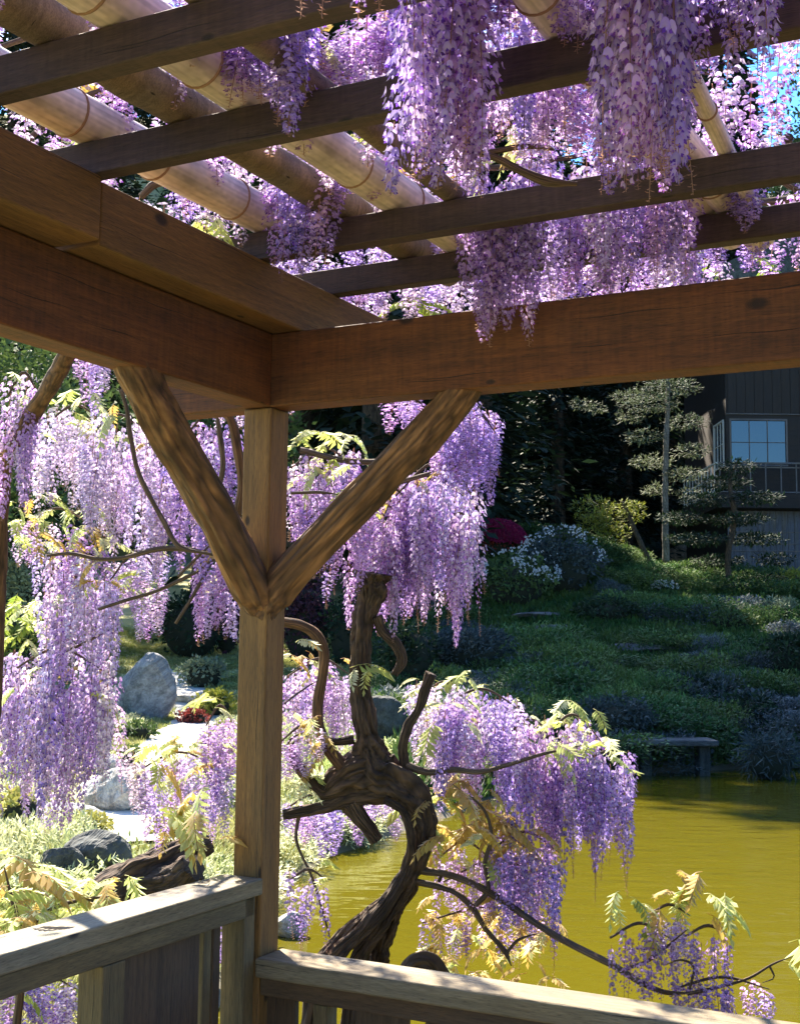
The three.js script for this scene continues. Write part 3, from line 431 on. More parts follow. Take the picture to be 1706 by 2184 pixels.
  region(vine, [1060, 1200, 1530, 1640, 5.0, 5.5, 20, 0.36, 0.5, ['violet', 'violet', 'mauve'], 0.9, ['lime'], 4]);
  region(vine, [1150, 1290, 1520, 1640, 5.0, 5.5, 22, 0.34, 0.48, ['violet', 'mauve'], 0.95, ['lime'], 26]);
  region(vine, [1230, 1345, 1600, 1670, 5.0, 5.4, 14, 0.26, 0.4, ['violet'], 0.9, ['lime'], 4]);
  region(vine, [1180, 1350, 1640, 1720, 5.0, 5.4, 9, 0.34, 0.46, ['bud'], 1.1]);
  region(vine, [1040, 1195, 1770, 1850, 4.95, 5.4, 20, 0.26, 0.36, ['violet', 'violet', 'mauve'], 0.95, ['bronze'], 3]);
  region(vine, [930, 1050, 1790, 1860, 5.0, 5.5, 9, 0.22, 0.32, ['mauve', 'bud', 'pale'], 0.9, ['lime'], 3]);
  region(vine, [930, 1190, 1830, 1930, 5.0, 5.5, 8, 0.26, 0.36, ['bud'], 0.9]);
  region(vine, [612, 730, 1690, 1740, 5.3, 5.8, 9, 0.12, 0.2, ['violet', 'mauve'], 1]);
  region(vine, [750, 850, 1690, 1730, 5.4, 5.9, 5, 0.12, 0.18, ['pale', 'mauve'], 1]);
  region(vine, [615, 700, 1850, 1890, 4.8, 5.1, 5, 0.24, 0.32, ['bud'], 1.0, ['lime'], 2]);
  region(vine, [1300, 1430, 1965, 2020, 4.4, 4.6, 8, 0.22, 0.34, ['violet', 'bud', 'bud'], 0.85]); region(vine, [1385, 1470, 1925, 1960, 4.4, 4.6, 4, 0.12, 0.2, ['pale', 'violet'], 0.85]); region(vine, [1460, 1560, 1970, 2010, 4.35, 4.5, 7, 0.2, 0.3, ['bud', 'violet', 'bud'], 0.8]); region(vine, [1440, 1640, 2080, 2120, 4.35, 4.5, 11, 0.14, 0.24, ['violet', 'bud'], 0.8]);
  region(vine, [600, 690, 1545, 1600, 4.85, 5.0, 7, 0.1, 0.17, ['pale', 'white', 'mauve'], 0.9, ['bronze', 'lime'], 7]);
  region(vine, [900, 1180, 1930, 1990, 5.1, 5.6, 12, 0.14, 0.24, ['bud'], 1, ['bronze'], 10]);
  const leaves = (n, x0, x1, y0, y1, d0, d1, kinds, k = 1) => { for (let i = 0; i < n; i++) leafAt(vine, at(rr(x0, x1), rr(y0, y1), rr(d0, d1)), pick(kinds), k); };
  leaves(34, 905, 1060, 1650, 1800, 4.9, 5.4, ['bronze', 'bronze', 'lime']); leaves(14, 1030, 1140, 1730, 1800, 5, 5.3, ['bronze']); leaves(6, 600, 690, 1650, 1720, 4.7, 5, ['green', 'lime']); leaves(2, 1270, 1330, 1570, 1590, 5, 5.1, ['lime'], 1.1); leaves(4, 605, 640, 1340, 1400, 4.9, 5.1, ['bronze', 'lime']); leaves(3, 735, 790, 1400, 1450, 4.85, 4.95, ['green', 'lime'], 0.9);
  leaves(11, 1400, 1510, 1850, 1960, 4.4, 4.5, ['lime', 'bronze']); leaves(4, 1500, 1570, 1890, 1920, 4.4, 4.5, ['lime']); leaves(60, 880, 1190, 1945, 2090, 5.0, 5.8, ['bronze', 'bronze', 'lime'], 0.85); leaves(4, 1640, 1706, 2010, 2060, 4.35, 4.5, ['lime', 'green']); leaves(5, 1310, 1370, 1900, 1990, 4.4, 4.5, ['green', 'lime'], 0.7); leaves(3, 640, 700, 1560, 1620, 4.9, 5.1, ['lime', 'bronze']);
}

// the vine that climbs outside the left beam and trails over the left bank
const side = thing('wisteria_vine', 'sunlit wisteria trailing beyond the left beam and behind the left brace', 'wisteria', at(200, 2300, 6.5));
{
  const B = (list, mat, d, o = {}) => branch(side, mat, list, d, o), all = ['white', 'pale', 'pale', 'white', 'mauve'];
  const t = B([[-60, 2300, 0.07], [-30, 1600, 0.05, 4.9], [-4, 1250, 0.032, 4.7], [2, 1080, 0.03, 4.6], [12, 985, 0.03, 4.5], [58, 900, 0.031, 4.35], [110, 820, 0.03, 4.2], [142, 760, 0.028, 4.1], [170, 700, 0.025, 4.05]], M.redlimb, 4.8, { radial: 14, knob: 0.12, step: 0.02 }); t.name = 'trunk';
  B([[258, 830, 0.008], [270, 870, 0.008], [280, 938, 0.0085], [295, 1006, 0.0085], [322, 1063, 0.0085], [348, 1109, 0.009], [382, 1165, 0.009], [450, 1182, 0.01]], M.twig, 4.4);
  B([[100, 1185, 0.006], [152, 1181, 0.007], [210, 1192, 0.007], [265, 1190, 0.008], [341, 1170, 0.01], [400, 1172, 0.011], [455, 1184, 0.012]], M.twig, 4.7); B([[210, 1300, 0.006], [270, 1280, 0.007], [330, 1262, 0.007], [390, 1235, 0.008], [450, 1205, 0.008]], M.twig, 4.8); B([[375, 1330, 0.006], [400, 1290, 0.007], [430, 1240, 0.008], [450, 1205, 0.008]], M.twig, 4.8); B([[70, 1435, 0.006], [120, 1400, 0.007], [180, 1372, 0.007], [240, 1340, 0.006]], M.twig, 5.5); B([[380, 1230, 0.005], [420, 1190, 0.006], [462, 1150, 0.006]], M.twig, 4.7);
  B([[505, 1100, 0.014], [516, 1040, 0.015], [507, 960, 0.016], [492, 895, 0.014], [470, 868, 0.012]], M.redlimb, 4.1); B([[455, 1080, 0.008], [475, 1000, 0.01], [470, 930, 0.01], [460, 870, 0.008]], M.twig, 4.3); B([[620, 1052, 0.006], [680, 1050, 0.006], [720, 1054, 0.005]], M.twig, 4.6);
  region(side, [18, 85, 790, 880, 4.3, 4.5, 9, 0.28, 0.4, ['mauve', 'pale'], 0.8, ['lime'], 2]);
  region(side, [85, 240, 860, 960, 5.2, 6, 22, 0.26, 0.38, ['white', 'pale', 'white'], 1, ['lime'], 16]);
  region(side, [180, 330, 880, 1000, 5, 6, 26, 0.32, 0.45, all, 1, ['lime', 'bronze'], 8]);
  region(side, [300, 470, 930, 1080, 4.8, 5.6, 26, 0.3, 0.42, ['violet', 'mauve', 'pale', 'pale'], 1]);
  region(side, [400, 510, 870, 960, 4.6, 5.2, 10, 0.26, 0.4, ['mauve', 'pale'], 1]);
  region(side, [30, 220, 1080, 1180, 5.4, 6.2, 8, 0.2, 0.3, ['pale', 'mauve'], 1, ['lime', 'lime', 'bronze'], 44]);
  region(side, [235, 350, 1170, 1290, 5.2, 6.0, 16, 0.15, 0.24, ['white', 'pale', 'mauve'], 1, ['lime'], 8]);
  region(side, [95, 240, 1170, 1300, 5.2, 6.2, 30, 0.34, 0.46, ['white', 'pale', 'white', 'mauve', 'pale'], 1, ['lime', 'bronze'], 30]);
  region(side, [0, 250, 1380, 1500, 5.2, 6, 44, 0.36, 0.55, ['violet', 'pale', 'white', 'mauve', 'pale'], 1, ['lime', 'bronze'], 8]);
  region(side, [420, 500, 1190, 1230, 4.8, 5.1, 9, 0.22, 0.34, ['mauve', 'mauve', 'pale'], 0.9, ['bronze'], 3]);
  region(side, [50, 170, 1530, 1600, 5.4, 5.9, 10, 0.28, 0.4, all, 1]); region(side, [280, 490, 1600, 1690, 5.6, 6.4, 26, 0.22, 0.32, ['pale', 'white', 'mauve', 'violet'], 1, ['lime', 'lime', 'bronze'], 40]);
  region(side, [440, 500, 1500, 1580, 5.5, 6, 8, 0.2, 0.3, ['pale', 'mauve'], 1, ['lime'], 4]);
  region(side, [620, 760, 950, 1030, 5, 5.8, 18, 0.3, 0.42, ['white', 'pale', 'mauve'], 1, ['lime'], 18]);
  region(side, [0, 110, 1290, 1400, 5.8, 6.4, 3, 0.2, 0.3, ['pale'], 1, ['lime', 'green'], 30]);
}
const right = thing('wisteria_vine', 'wisteria hanging below the right beam behind the right log brace', 'wisteria', at(850, 830, 5));
{
  const all = ['violet', 'mauve', 'pale'];
  branch(right, M.twig, [[640, 960, 0.012], [760, 985, 0.012], [880, 975, 0.012], [980, 930, 0.01], [1030, 860, 0.008]], 5.1); branch(right, M.twig, [[700, 1120, 0.01], [800, 1050, 0.011], [920, 1010, 0.01], [1000, 1000, 0.007]], 5.1); branch(right, M.twig, [[900, 700, 0.014, 4.6], [960, 850, 0.014, 4.8], [980, 940, 0.012, 5]], 5);
  region(right, [925, 1055, 850, 950, 4.8, 5.2, 26, 0.2, 0.3, ['violet', 'violet', 'mauve'], 0.95]); region(right, [985, 1058, 880, 950, 4.8, 5.1, 8, 0.2, 0.28, ['violet', 'bud'], 0.9]);
  region(right, [745, 900, 1030, 1150, 4.9, 5.4, 30, 0.3, 0.42, ['mauve', 'mauve', 'pale'], 0.95, ['lime'], 4]); region(right, [840, 1012, 985, 1120, 4.9, 5.4, 36, 0.36, 0.48, all, 0.95, ['lime', 'bronze'], 10]);
  region(right, [830, 900, 1140, 1180, 5, 5.3, 7, 0.28, 0.34, ['violet', 'bud'], 0.9]); region(right, [950, 1012, 1090, 1150, 4.9, 5.2, 7, 0.36, 0.46, ['mauve', 'bud'], 0.8]);
  region(right, [835, 900, 840, 860, 4.5, 4.7, 4, 0.14, 0.18, ['mauve'], 1]); region(right, [655, 720, 1080, 1130, 5, 5.4, 7, 0.18, 0.28, ['violet', 'mauve'], 1]); region(right, [690, 760, 1190, 1220, 5.2, 5.4, 3, 0.14, 0.2, ['bud'], 1]);
}
// young shoots of leaves that lean over the left railing, and flowers under it
const shoots = thing('wisteria_shoot', 'bright lime wisteria leaves leaning over the left railing cap', 'wisteria', at(60, 2400, 4.2));
{
  branch(shoots, M.twig, [[20, 2400, 0.012], [40, 2150, 0.011], [60, 2000, 0.008], [90, 1950, 0.006], [170, 1920, 0.005], [260, 1910, 0.003]], 3.15); branch(shoots, M.twig, [[60, 2000, 0.007], [30, 1930, 0.006], [10, 1850, 0.005]], 3.15);
  for (let i = 0; i < 60; i++) { const x = rr(-10, 310); leafAt(shoots, at(x, rr(1885, 1990) - x * 0.12 + 12, rr(2.85, 3.3) + x * 0.001), pick(['lime', 'lime', 'bronze']), rr(0.5, 0.8)); }
  for (let i = 0; i < 24; i++) leafAt(shoots, at(rr(-10, 70), rr(1810, 2000), rr(2.8, 3.6)), pick(['lime', 'bronze']), rr(0.55, 0.85));
  for (let i = 0; i < 12; i++) { const p = at(rr(350, 540), 1900, 3.25).setY(0.98).addScaledVector(sunDir, rr(0.12, 0.42)); leafAt(shoots, p, pick(['lime', 'bronze']), rr(0.8, 1.1)); }
  region(shoots, [0, 165, 2070, 2130, 4.2, 4.8, 14, 0.14, 0.22, ['pale', 'mauve', 'violet'], 1, ['green', 'lime'], 6]);
  region(shoots, [420, 520, 1900, 1960, 4.6, 5, 6, 0.14, 0.2, ['pale', 'mauve'], 0.9, ['bronze'], 6]);
}

// ------------------------------------------------------------------ left bank: log, rocks, shrubs
{
  const a = at(225, 1895, 8.2), log = thing('fallen_log', 'dark rough bark log slanting up behind the left railing', 'log', at(330, 1860, 8.2));
  part('bark', limbGeo([{ p: at(200, 1935, 8.0).sub(log.position), r: 0.12 }, { p: at(262, 1880, 8.1).sub(log.position), r: 0.115 }, { p: at(340, 1845, 8.2).sub(log.position), r: 0.11 }, { p: at(438, 1790, 8.4).sub(log.position), r: 0.085 }], { step: 0.015, radial: 44, knob: 0.18, ridge: 0.1, furrow: 0.3, freq: 5 }), M.bark, log);
  part('stub', limbGeo([{ p: at(300, 1890, 8.1).sub(log.position), r: 0.1 }, { p: at(370, 1878, 8.05).sub(log.position), r: 0.1 }, { p: at(415, 1850, 8.0).sub(log.position), r: 0.09 }], { step: 0.015, radial: 40, knob: 0.2, furrow: 0.3, freq: 5 }), M.bark, log);
}
function rockAt(px, py, w, h, d, mat, seed, label) { const p = onGround(px, py), k = project(p)[2] / FPX, depth = d ? 1 : 1, s = V(w * k / 2, h * k / 2, w * k / 2 * 0.8).multiplyScalar(1.12); const m = thing('rock', label, 'rock', p.clone().add(V(0, s.y * 0.85, -s.z * 0.6))); part('stone', rockGeo(seed, s.x * 1.1, s.y * 1.15, s.z), mat, m); return m; }
rockAt(305, 1535, 108, 125, 0, M.rock, 3, 'upright grey blue standing stone on the left bank');
rockAt(200, 1876, 135, 84, 0, M.rockDark, 5, 'larger dark boulder beside the log end');
rockAt(125, 1886, 80, 72, 0, M.rockDark, 8, 'smaller dark boulder left of the larger one');
rockAt(125, 1775, 150, 50, 0, M.rock, 11, 'low grey stone half hidden under hanging purple flowers');
rockAt(245, 1735, 130, 80, 0, M.rockPale, 13, 'broad white sunlit stone on the left bank');
rockAt(225, 1655, 70, 40, 0, M.rock, 14, 'small flat stone shaded on its front below the standing stone');
rockAt(195, 1590, 60, 70, 0, M.rock, 15, 'grey stone left of the standing stone between flowers');
rockAt(420, 1505, 110, 30, 0, M.rockPale, 16, 'flat pale stone behind the post beside yellow shrub');
rockAt(815, 1580, 85, 85, 0, M.rockDark, 17, 'dark blue shaded boulder behind the twisted trunk');
rockAt(615, 2000, 60, 46, 0, M.rockPale, 18, 'round pale rock in the water right of the post');

// pale gravel path through the left bank
const PATH = [[330, 1800], [262, 1735], [232, 1690], [300, 1640], [380, 1570], [420, 1510], [380, 1460], [330, 1430]].map(([x, y]) => onGround(x, y));
const PATHC = new THREE.CatmullRomCurve3(PATH), PATHP = PATHC.getPoints(120);
{
  const pos = [], idx = [], col = [], n = 120, f = mulberry(77); for (let i = 0; i <= n; i++) { const p = PATHC.getPoint(i / n), t = PATHC.getTangent(i / n), q = V(-t.z, 0, t.x).normalize(); for (let k = 0; k <= 6; k++) { const o = (k / 3 - 1) * (0.55 + 0.12 * f()), x = p.x + q.x * o, z = p.z + q.z * o, c = rr(0.5, 0.66, f); pos.push(x, ground(x, z) + 0.03 - 0.05 * Math.pow(Math.abs(k / 3 - 1), 4), z); col.push(c, c * 0.96, c * 0.86); } }
  for (let i = 0; i < n; i++) for (let k = 0; k < 6; k++) { const a = i * 7 + k; idx.push(a, a + 1, a + 7, a + 1, a + 8, a + 7); }
  const g = new THREE.BufferGeometry(); g.setAttribute('position', new THREE.Float32BufferAttribute(pos, 3)); g.setAttribute('color', new THREE.Float32BufferAttribute(col, 3)); g.setIndex(idx); g.computeVertexNormals(); structure('path', g, new THREE.MeshStandardMaterial({ vertexColors: true, roughness: 1, side: THREE.DoubleSide }), 'pale sunlit gravel path winding over the left bank', 'path');
}
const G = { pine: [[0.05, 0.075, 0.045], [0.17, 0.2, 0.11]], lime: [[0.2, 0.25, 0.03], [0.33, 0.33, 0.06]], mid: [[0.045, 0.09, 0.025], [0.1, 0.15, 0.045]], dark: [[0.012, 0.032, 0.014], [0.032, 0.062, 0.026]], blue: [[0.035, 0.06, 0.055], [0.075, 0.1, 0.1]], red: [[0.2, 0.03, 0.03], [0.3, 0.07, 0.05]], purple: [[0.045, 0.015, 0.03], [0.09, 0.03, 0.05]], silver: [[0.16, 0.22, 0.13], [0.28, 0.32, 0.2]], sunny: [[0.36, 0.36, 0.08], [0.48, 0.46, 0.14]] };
// a shrub whose foot stands at a point of the photograph, w x h photograph pixels large
function shrub(label, px, py, w, h, kind, o = {}) {
  const { size = 0.1, aspect = 0.45, flower = null, nf = 0, bumps = 5, name = 'shrub', cat = 'shrub', core = true, droop = 0, flat = 0, dens = 1, fs = 0.1 } = o;
  const p = onGround(px, py), k = project(p)[2] / FPX, R = V(w * k / 2, h * k / 2, w * k / 2 * 0.85), t = thing(name, label, cat, p.clone().add(V(0, -0.05, -R.z * 0.5))), f = mulberry(Math.round(px * 7 + py * 13)), c = V(0, R.y, 0), blobs = [{ c, r: R.clone().multiplyScalar(0.86) }];
  for (let i = 0; i < bumps; i++) { const d = rdir(f); d.y = Math.abs(d.y) * 0.9 - 0.1; blobs.push({ c: c.clone().add(V(d.x * R.x * 0.62, d.y * R.y * 0.6, d.z * R.z * 0.62)), r: V(R.x * rr(0.3, 0.5, f), R.y * rr(0.28, 0.45, f), R.z * rr(0.3, 0.5, f)) }); }
  part('foliage', leafCloud(Math.round(px + py * 3), blobs, size * 0.66, aspect * 1.2, G[kind][0], G[kind][1], dens * 1.25, flat, droop), M.foliage, t);
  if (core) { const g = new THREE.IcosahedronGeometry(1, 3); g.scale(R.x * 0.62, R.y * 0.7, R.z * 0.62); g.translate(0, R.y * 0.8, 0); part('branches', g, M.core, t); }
  if (flower) { const F = new Faces(); for (let i = 0; i < nf; i++) { const d = rdir(f); d.y = Math.abs(d.y); d.z = Math.abs(d.z) * 0.9; const q = c.clone().add(V(d.x * R.x, d.y * R.y, d.z * R.z).multiplyScalar(rr(0.93, 1.06, f))); if (noise3(q.x * 2.5 + px, q.y * 2.5, q.z * 2.5) < -0.15 && nf < 2000) continue; for (let q5 = 0; q5 < 3; q5++) { const e = rdir(f).add(d).normalize(), s = V(0, 0, 0).crossVectors(e, rdir(f)).normalize(); F.leaf(q, e, s, fs * rr(0.6, 1.2, f), fs * 0.7, mulc(flower, rr(0.8, 1.1, f)), 0.2); } } part('flowers', F.geo(), M.petal, t).userData.kind = 'stuff'; }
    return t;
}
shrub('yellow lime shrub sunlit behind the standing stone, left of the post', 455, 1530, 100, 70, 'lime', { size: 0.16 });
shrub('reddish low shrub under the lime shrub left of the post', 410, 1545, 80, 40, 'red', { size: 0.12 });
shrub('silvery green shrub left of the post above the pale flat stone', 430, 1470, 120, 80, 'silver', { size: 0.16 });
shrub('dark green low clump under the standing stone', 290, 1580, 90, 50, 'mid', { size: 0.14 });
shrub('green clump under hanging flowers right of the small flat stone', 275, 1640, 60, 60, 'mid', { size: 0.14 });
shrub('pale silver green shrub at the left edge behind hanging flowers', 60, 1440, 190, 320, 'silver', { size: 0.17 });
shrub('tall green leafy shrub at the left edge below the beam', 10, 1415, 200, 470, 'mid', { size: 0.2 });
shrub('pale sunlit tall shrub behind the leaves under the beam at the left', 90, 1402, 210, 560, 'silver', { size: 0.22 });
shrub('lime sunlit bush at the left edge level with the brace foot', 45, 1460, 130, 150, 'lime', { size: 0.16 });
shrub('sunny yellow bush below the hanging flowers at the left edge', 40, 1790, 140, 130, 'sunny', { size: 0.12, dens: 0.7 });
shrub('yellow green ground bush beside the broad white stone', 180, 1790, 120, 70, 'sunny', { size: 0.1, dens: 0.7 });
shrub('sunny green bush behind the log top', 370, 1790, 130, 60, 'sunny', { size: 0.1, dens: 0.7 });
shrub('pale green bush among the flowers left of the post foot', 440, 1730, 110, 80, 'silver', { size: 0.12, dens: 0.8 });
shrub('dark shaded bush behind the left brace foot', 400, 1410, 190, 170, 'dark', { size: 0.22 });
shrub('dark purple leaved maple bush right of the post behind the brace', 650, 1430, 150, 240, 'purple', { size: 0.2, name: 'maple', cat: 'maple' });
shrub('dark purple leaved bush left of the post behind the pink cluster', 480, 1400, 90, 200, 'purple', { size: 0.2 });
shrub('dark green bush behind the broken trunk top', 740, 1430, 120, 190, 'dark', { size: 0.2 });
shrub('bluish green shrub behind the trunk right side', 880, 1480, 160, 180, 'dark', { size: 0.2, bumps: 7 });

// right bank planting
shrub('magenta azalea dome beyond the pond', 1060, 1192, 118, 84, 'red', { size: 0.14, flower: [0.42, 0.02, 0.12], nf: 2600, fs: 0.13 });
shrub('larger white flowering rhododendron dome right of the magenta azalea', 1200, 1275, 190, 160, 'blue', { size: 0.2, flower: [0.75, 0.78, 0.8], nf: 340, fs: 0.065 });
shrub('smaller white flowering rhododendron dome below the magenta azalea', 1105, 1300, 190, 135, 'mid', { size: 0.2, flower: [0.75, 0.78, 0.8], nf: 420, fs: 0.07 });
shrub('small white flowered clump right of the rhododendrons', 1418, 1268, 60, 34, 'mid', { size: 0.13, flower: [0.75, 0.78, 0.76], nf: 110, fs: 0.06 });
shrub('small red azalea in the sunlit gap left of the house', 1368, 1205, 44, 38, 'red', { size: 0.14 });
shrub('round green mound in the shade below the house', 1560, 1350, 130, 62, 'mid', { size: 0.15 });
shrub('second green mound left of the round one, lower', 1470, 1385, 130, 54, 'mid', { size: 0.15 });
shrub('small boxy green bush left of the shaded stone path', 1300, 1330, 150, 66, 'dark', { size: 0.18 });
shrub('bluish spreading shrub left of the shaded path slab', 1010, 1450, 240, 130, 'blue', { size: 0.16, aspect: 0.3 });
shrub('bluish weeping shrub at the pond edge', 1320, 1600, 210, 130, 'blue', { size: 0.17, aspect: 0.28, droop: 0.5 });
shrub('small bluish mound above the weeping shrub', 1230, 1480, 120, 72, 'blue', { size: 0.15, aspect: 0.3 });
shrub('grassy grey clump at the pond edge on the right', 1650, 1665, 150, 110, 'blue', { size: 0.3, aspect: 0.1, droop: 0.2 });
shrub('dark green clump above the grassy grey clump', 1600, 1560, 180, 90, 'dark', { size: 0.2 });
shrub('dark green shrub on the bank at the right edge', 1690, 1450, 160, 110, 'dark', { size: 0.2 });
shrub('low dark green shrub in the middle of the shaded bank', 1480, 1500, 170, 70, 'dark', { size: 0.2 });
shrub('bright green sedge clump below the lower house wall', 1690, 1260, 80, 54, 'lime', { size: 0.22, aspect: 0.15 });
shrub('brownish dry shrub below the house at the right edge', 1670, 1330, 120, 66, 'silver', { size: 0.2, aspect: 0.2 });

// stones of the shaded path, dock slab
function slab(label, px, py, w, th, dep, mat, seed) { const p = onGround(px, py), k = project(p)[2] / FPX, t = thing('path_stone', label, 'stone', p.clone().add(V(0, 0.07, 0))); part('stone', rockGeo(seed, w * k / 2, th, dep, 0.6), mat, t); return t; }
slab('long flat grey slab of the shaded path', 1365, 1388, 160, 0.11, 0.5, M.pathStone, 21); slab('short grey step stone above the long slab', 1185, 1348, 110, 0.12, 0.4, M.pathStone, 22); slab('narrow upper step stone below the rhododendrons', 1150, 1318, 110, 0.09, 0.4, M.pathStone, 23); slab('dark round stone in the shaded moss', 1310, 1425, 60, 0.16, 0.3, M.rockDark, 24); slab('cream sunlit boulder in the gap left of the house', 1475, 1190, 120, 0.5, 0.8, new THREE.MeshStandardMaterial({ color: lin(0.62, 0.5, 0.36), map: rockMap, bumpMap: rockBump, bumpScale: 0.02, roughness: 0.95 }), 27); slab('pale stone beside the lower house wall', 1578, 1262, 60, 0.2, 0.3, M.rock, 25);
{ const p = at(1425, 1575, 20.8), t = thing('stone_bench', 'flat pale slab on short legs standing at the pond edge', 'slab', V(p.x, WATER, p.z)), y = p.y - WATER; part('slab', boxGeo(-0.75, 0.75, y - 0.1, y, -0.35, 0.35, 0.03), M.pathStone, t); for (const x of [-0.4, 0.55]) part('leg', boxGeo(x - 0.09, x + 0.09, -0.6, y - 0.101, -0.2, 0.2, 0.03), M.rockDark, t); }
// ground cover: grass and moss tufts, one mass each
function tufts(name, label, seed, n, where, cA, cB, hgt, wid) {
  const F = new Faces(), f = mulberry(seed); for (let i = 0; i < 16; i++) { const a = f() * 6.28, d = V(Math.cos(a) * 0.6, rr(0.5, 1.1, f), Math.sin(a) * 0.6).normalize(), s = V(-Math.sin(a), 0, Math.cos(a)); F.leaf(V(Math.cos(a) * 0.06 * f(), 0, Math.sin(a) * 0.06 * f()), d, s, hgt * rr(0.6, 1.2, f), wid, [1, 1, 1], 0.2); }
  const pts = []; let guard = 0; while (pts.length < n && guard++ < n * 6) { const [x, z] = where(f); if (shoreDist(x, z) < 0.15 || (name === 'grass' && PATHP.some((p) => Math.hypot(p.x - x, p.z - z) < 0.42))) continue; pts.push([x, z]); }
  const m = new THREE.InstancedMesh(F.geo(), M.foliage, pts.length), q = new THREE.Object3D(), c = new THREE.Color();
  pts.forEach(([x, z], i) => { q.position.set(x, ground(x, z) - 0.01, z); q.rotation.set(rr(-0.2, 0.2, f), f() * 6.28, rr(-0.2, 0.2, f)); const k = rr(0.6, 1.5, f); q.scale.set(k, k * rr(0.7, 1.3, f), k); q.updateMatrix(); m.setMatrixAt(i, q.matrix); const t = clamp(0.5 + 0.9 * fbm(x * 0.9, 1, z * 0.9, 3) + rr(-0.25, 0.25, f), 0, 1), e = mulc(mixc(cA, cB, t), rr(0.8, 1.2, f)); m.setColorAt(i, c.setRGB(...e)); });
  m.name = name; m.castShadow = m.receiveShadow = true; scene.add(m); tag(m, label, 'ground cover', null, 'stuff');
}
tufts('ground_cover', 'dark green ground cover on the shaded bank beyond the pond', 5, 34000, (f) => [rr(0, 22, f), rr(-43, -16, f)], [0.035, 0.1, 0.022], [0.11, 0.17, 0.045], 0.16, 0.05);
tufts('grass', 'bright sunlit grass on the left bank', 6, 45000, (f) => { const z = -rr(5, 34, f); return [rr(-0.42, 0.0, f) * -z - 0.5, z]; }, [0.2, 0.25, 0.05], [0.5, 0.48, 0.2], 0.075, 0.014);

// where stones, azaleas and rhododendrons stand
const KEEP = []; for (const o of scene.children) { if (o.name.startsWith('path_stone')) KEEP.push([o.position.x, o.position.z + 1.0, 1.15]); else if (o.userData.label && /azalea|rhododendron|white flowered|round green|boxy/.test(o.userData.label)) KEEP.push([o.position.x, o.position.z + 0.8, 1.5]); }
// spreading low evergreens that run into one another
function mounds(name, label, seed, n, where, cA, cB, leafSize, rad, hgt) {
  const f = mulberry(seed), q = new THREE.Object3D(), c = new THREE.Color(), blobs = [{ c: V(0, 0.1, 0), r: V(1, 0.5, 1) }]; for (let i = 0; i < 5; i++) { const a = f() * 6.28; blobs.push({ c: V(Math.cos(a) * 0.6, rr(0.1, 0.4, f), Math.sin(a) * 0.6), r: V(0.45, 0.3, 0.45) }); }
  const m = new THREE.InstancedMesh(leafCloud(seed, blobs, leafSize, 0.34, [0.75, 0.75, 0.75], [1.1, 1.1, 1.1], 0.8, 0.2, -0.3), M.foliage, n);
  for (let i = 0; i < n; i++) { let x, z, g = 0; do { [x, z] = where(f); } while ((shoreDist(x, z) < 0.3 || KEEP.some(([a, b, r]) => Math.hypot(a - x, b - z) < r)) && g++ < 60); q.position.set(x, ground(x, z) - 0.1, z); q.rotation.set(0, f() * 6.28, 0); const k = rad * rr(0.55, 1.3, f); q.scale.set(k, hgt * rr(0.6, 1.4, f), k); q.updateMatrix(); m.setMatrixAt(i, q.matrix); m.setColorAt(i, c.setRGB(...mulc(mixc(cA, cB, f()), rr(0.8, 1.2, f)))); }
  m.name = name; m.castShadow = m.receiveShadow = true; scene.add(m); tag(m, label, 'ground cover', null, 'stuff');
}
mounds('low_juniper', 'spreading dark green low shrubs covering the shaded bank', 301, 260, (f) => { const z = -rr(20.5, 41, f); return [rr(-0.02, 0.36, f) * -z, z]; }, [0.045, 0.13, 0.035], [0.15, 0.23, 0.055], 0.1, 1.0, 0.72);
mounds('grey_juniper', 'bluish grey low shrubs among the green ones on the shaded bank', 302, 48, (f) => { const z = -rr(20.5, 36, f); return [rr(0.0, 0.36, f) * -z, z]; }, [0.07, 0.1, 0.1], [0.13, 0.16, 0.17], 0.1, 0.95, 0.7);
mounds('low_herbs', 'pale lime low plants covering the sunlit left bank', 303, 240, (f) => { let x, z; do { z = -rr(9, 30, f); x = rr(-0.36, -0.02, f) * -z; } while (PATHP.some((p) => Math.hypot(p.x - x, p.z - z) < 0.8)); return [x, z]; }, [0.36, 0.44, 0.14], [0.66, 0.66, 0.42], 0.13, 0.5, 0.42);
// ------------------------------------------------------------------ trees
const trees = [];
const CON = [conifer(11, 16, 3.0, [0.008, 0.022, 0.011], [0.022, 0.043, 0.018]), conifer(12, 18, 3.4, [0.009, 0.023, 0.012], [0.026, 0.046, 0.021]), conifer(13, 12, 2.6, [0.01, 0.025, 0.012], [0.026, 0.05, 0.022])];
const BOLE = [16, 18, 12].map((h, i) => limbGeo([{ p: V(0, -0.6, 0), r: 0.3 }, { p: V(0.1, h * 0.35, 0), r: 0.22 }, { p: V(0, h * 0.7, 0.1), r: 0.13 }, { p: V(0, h * 0.98, 0), r: 0.03 }], { step: 0.4, radial: 10, knob: 0.08, seed: i + 2, freq: 2 }));
function tree(x, z, k, s, label) { const t = thing('conifer', label, 'tree', V(x, ground(x, z), z)); t.rotation.y = (x * 3.7 + z) % 6.28; part('trunk', BOLE[k], M.trunk, t); part('crown', CON[k], M.foliage, t); t.scale.set(s * 1.05, s * 1.18, s * 1.05); }
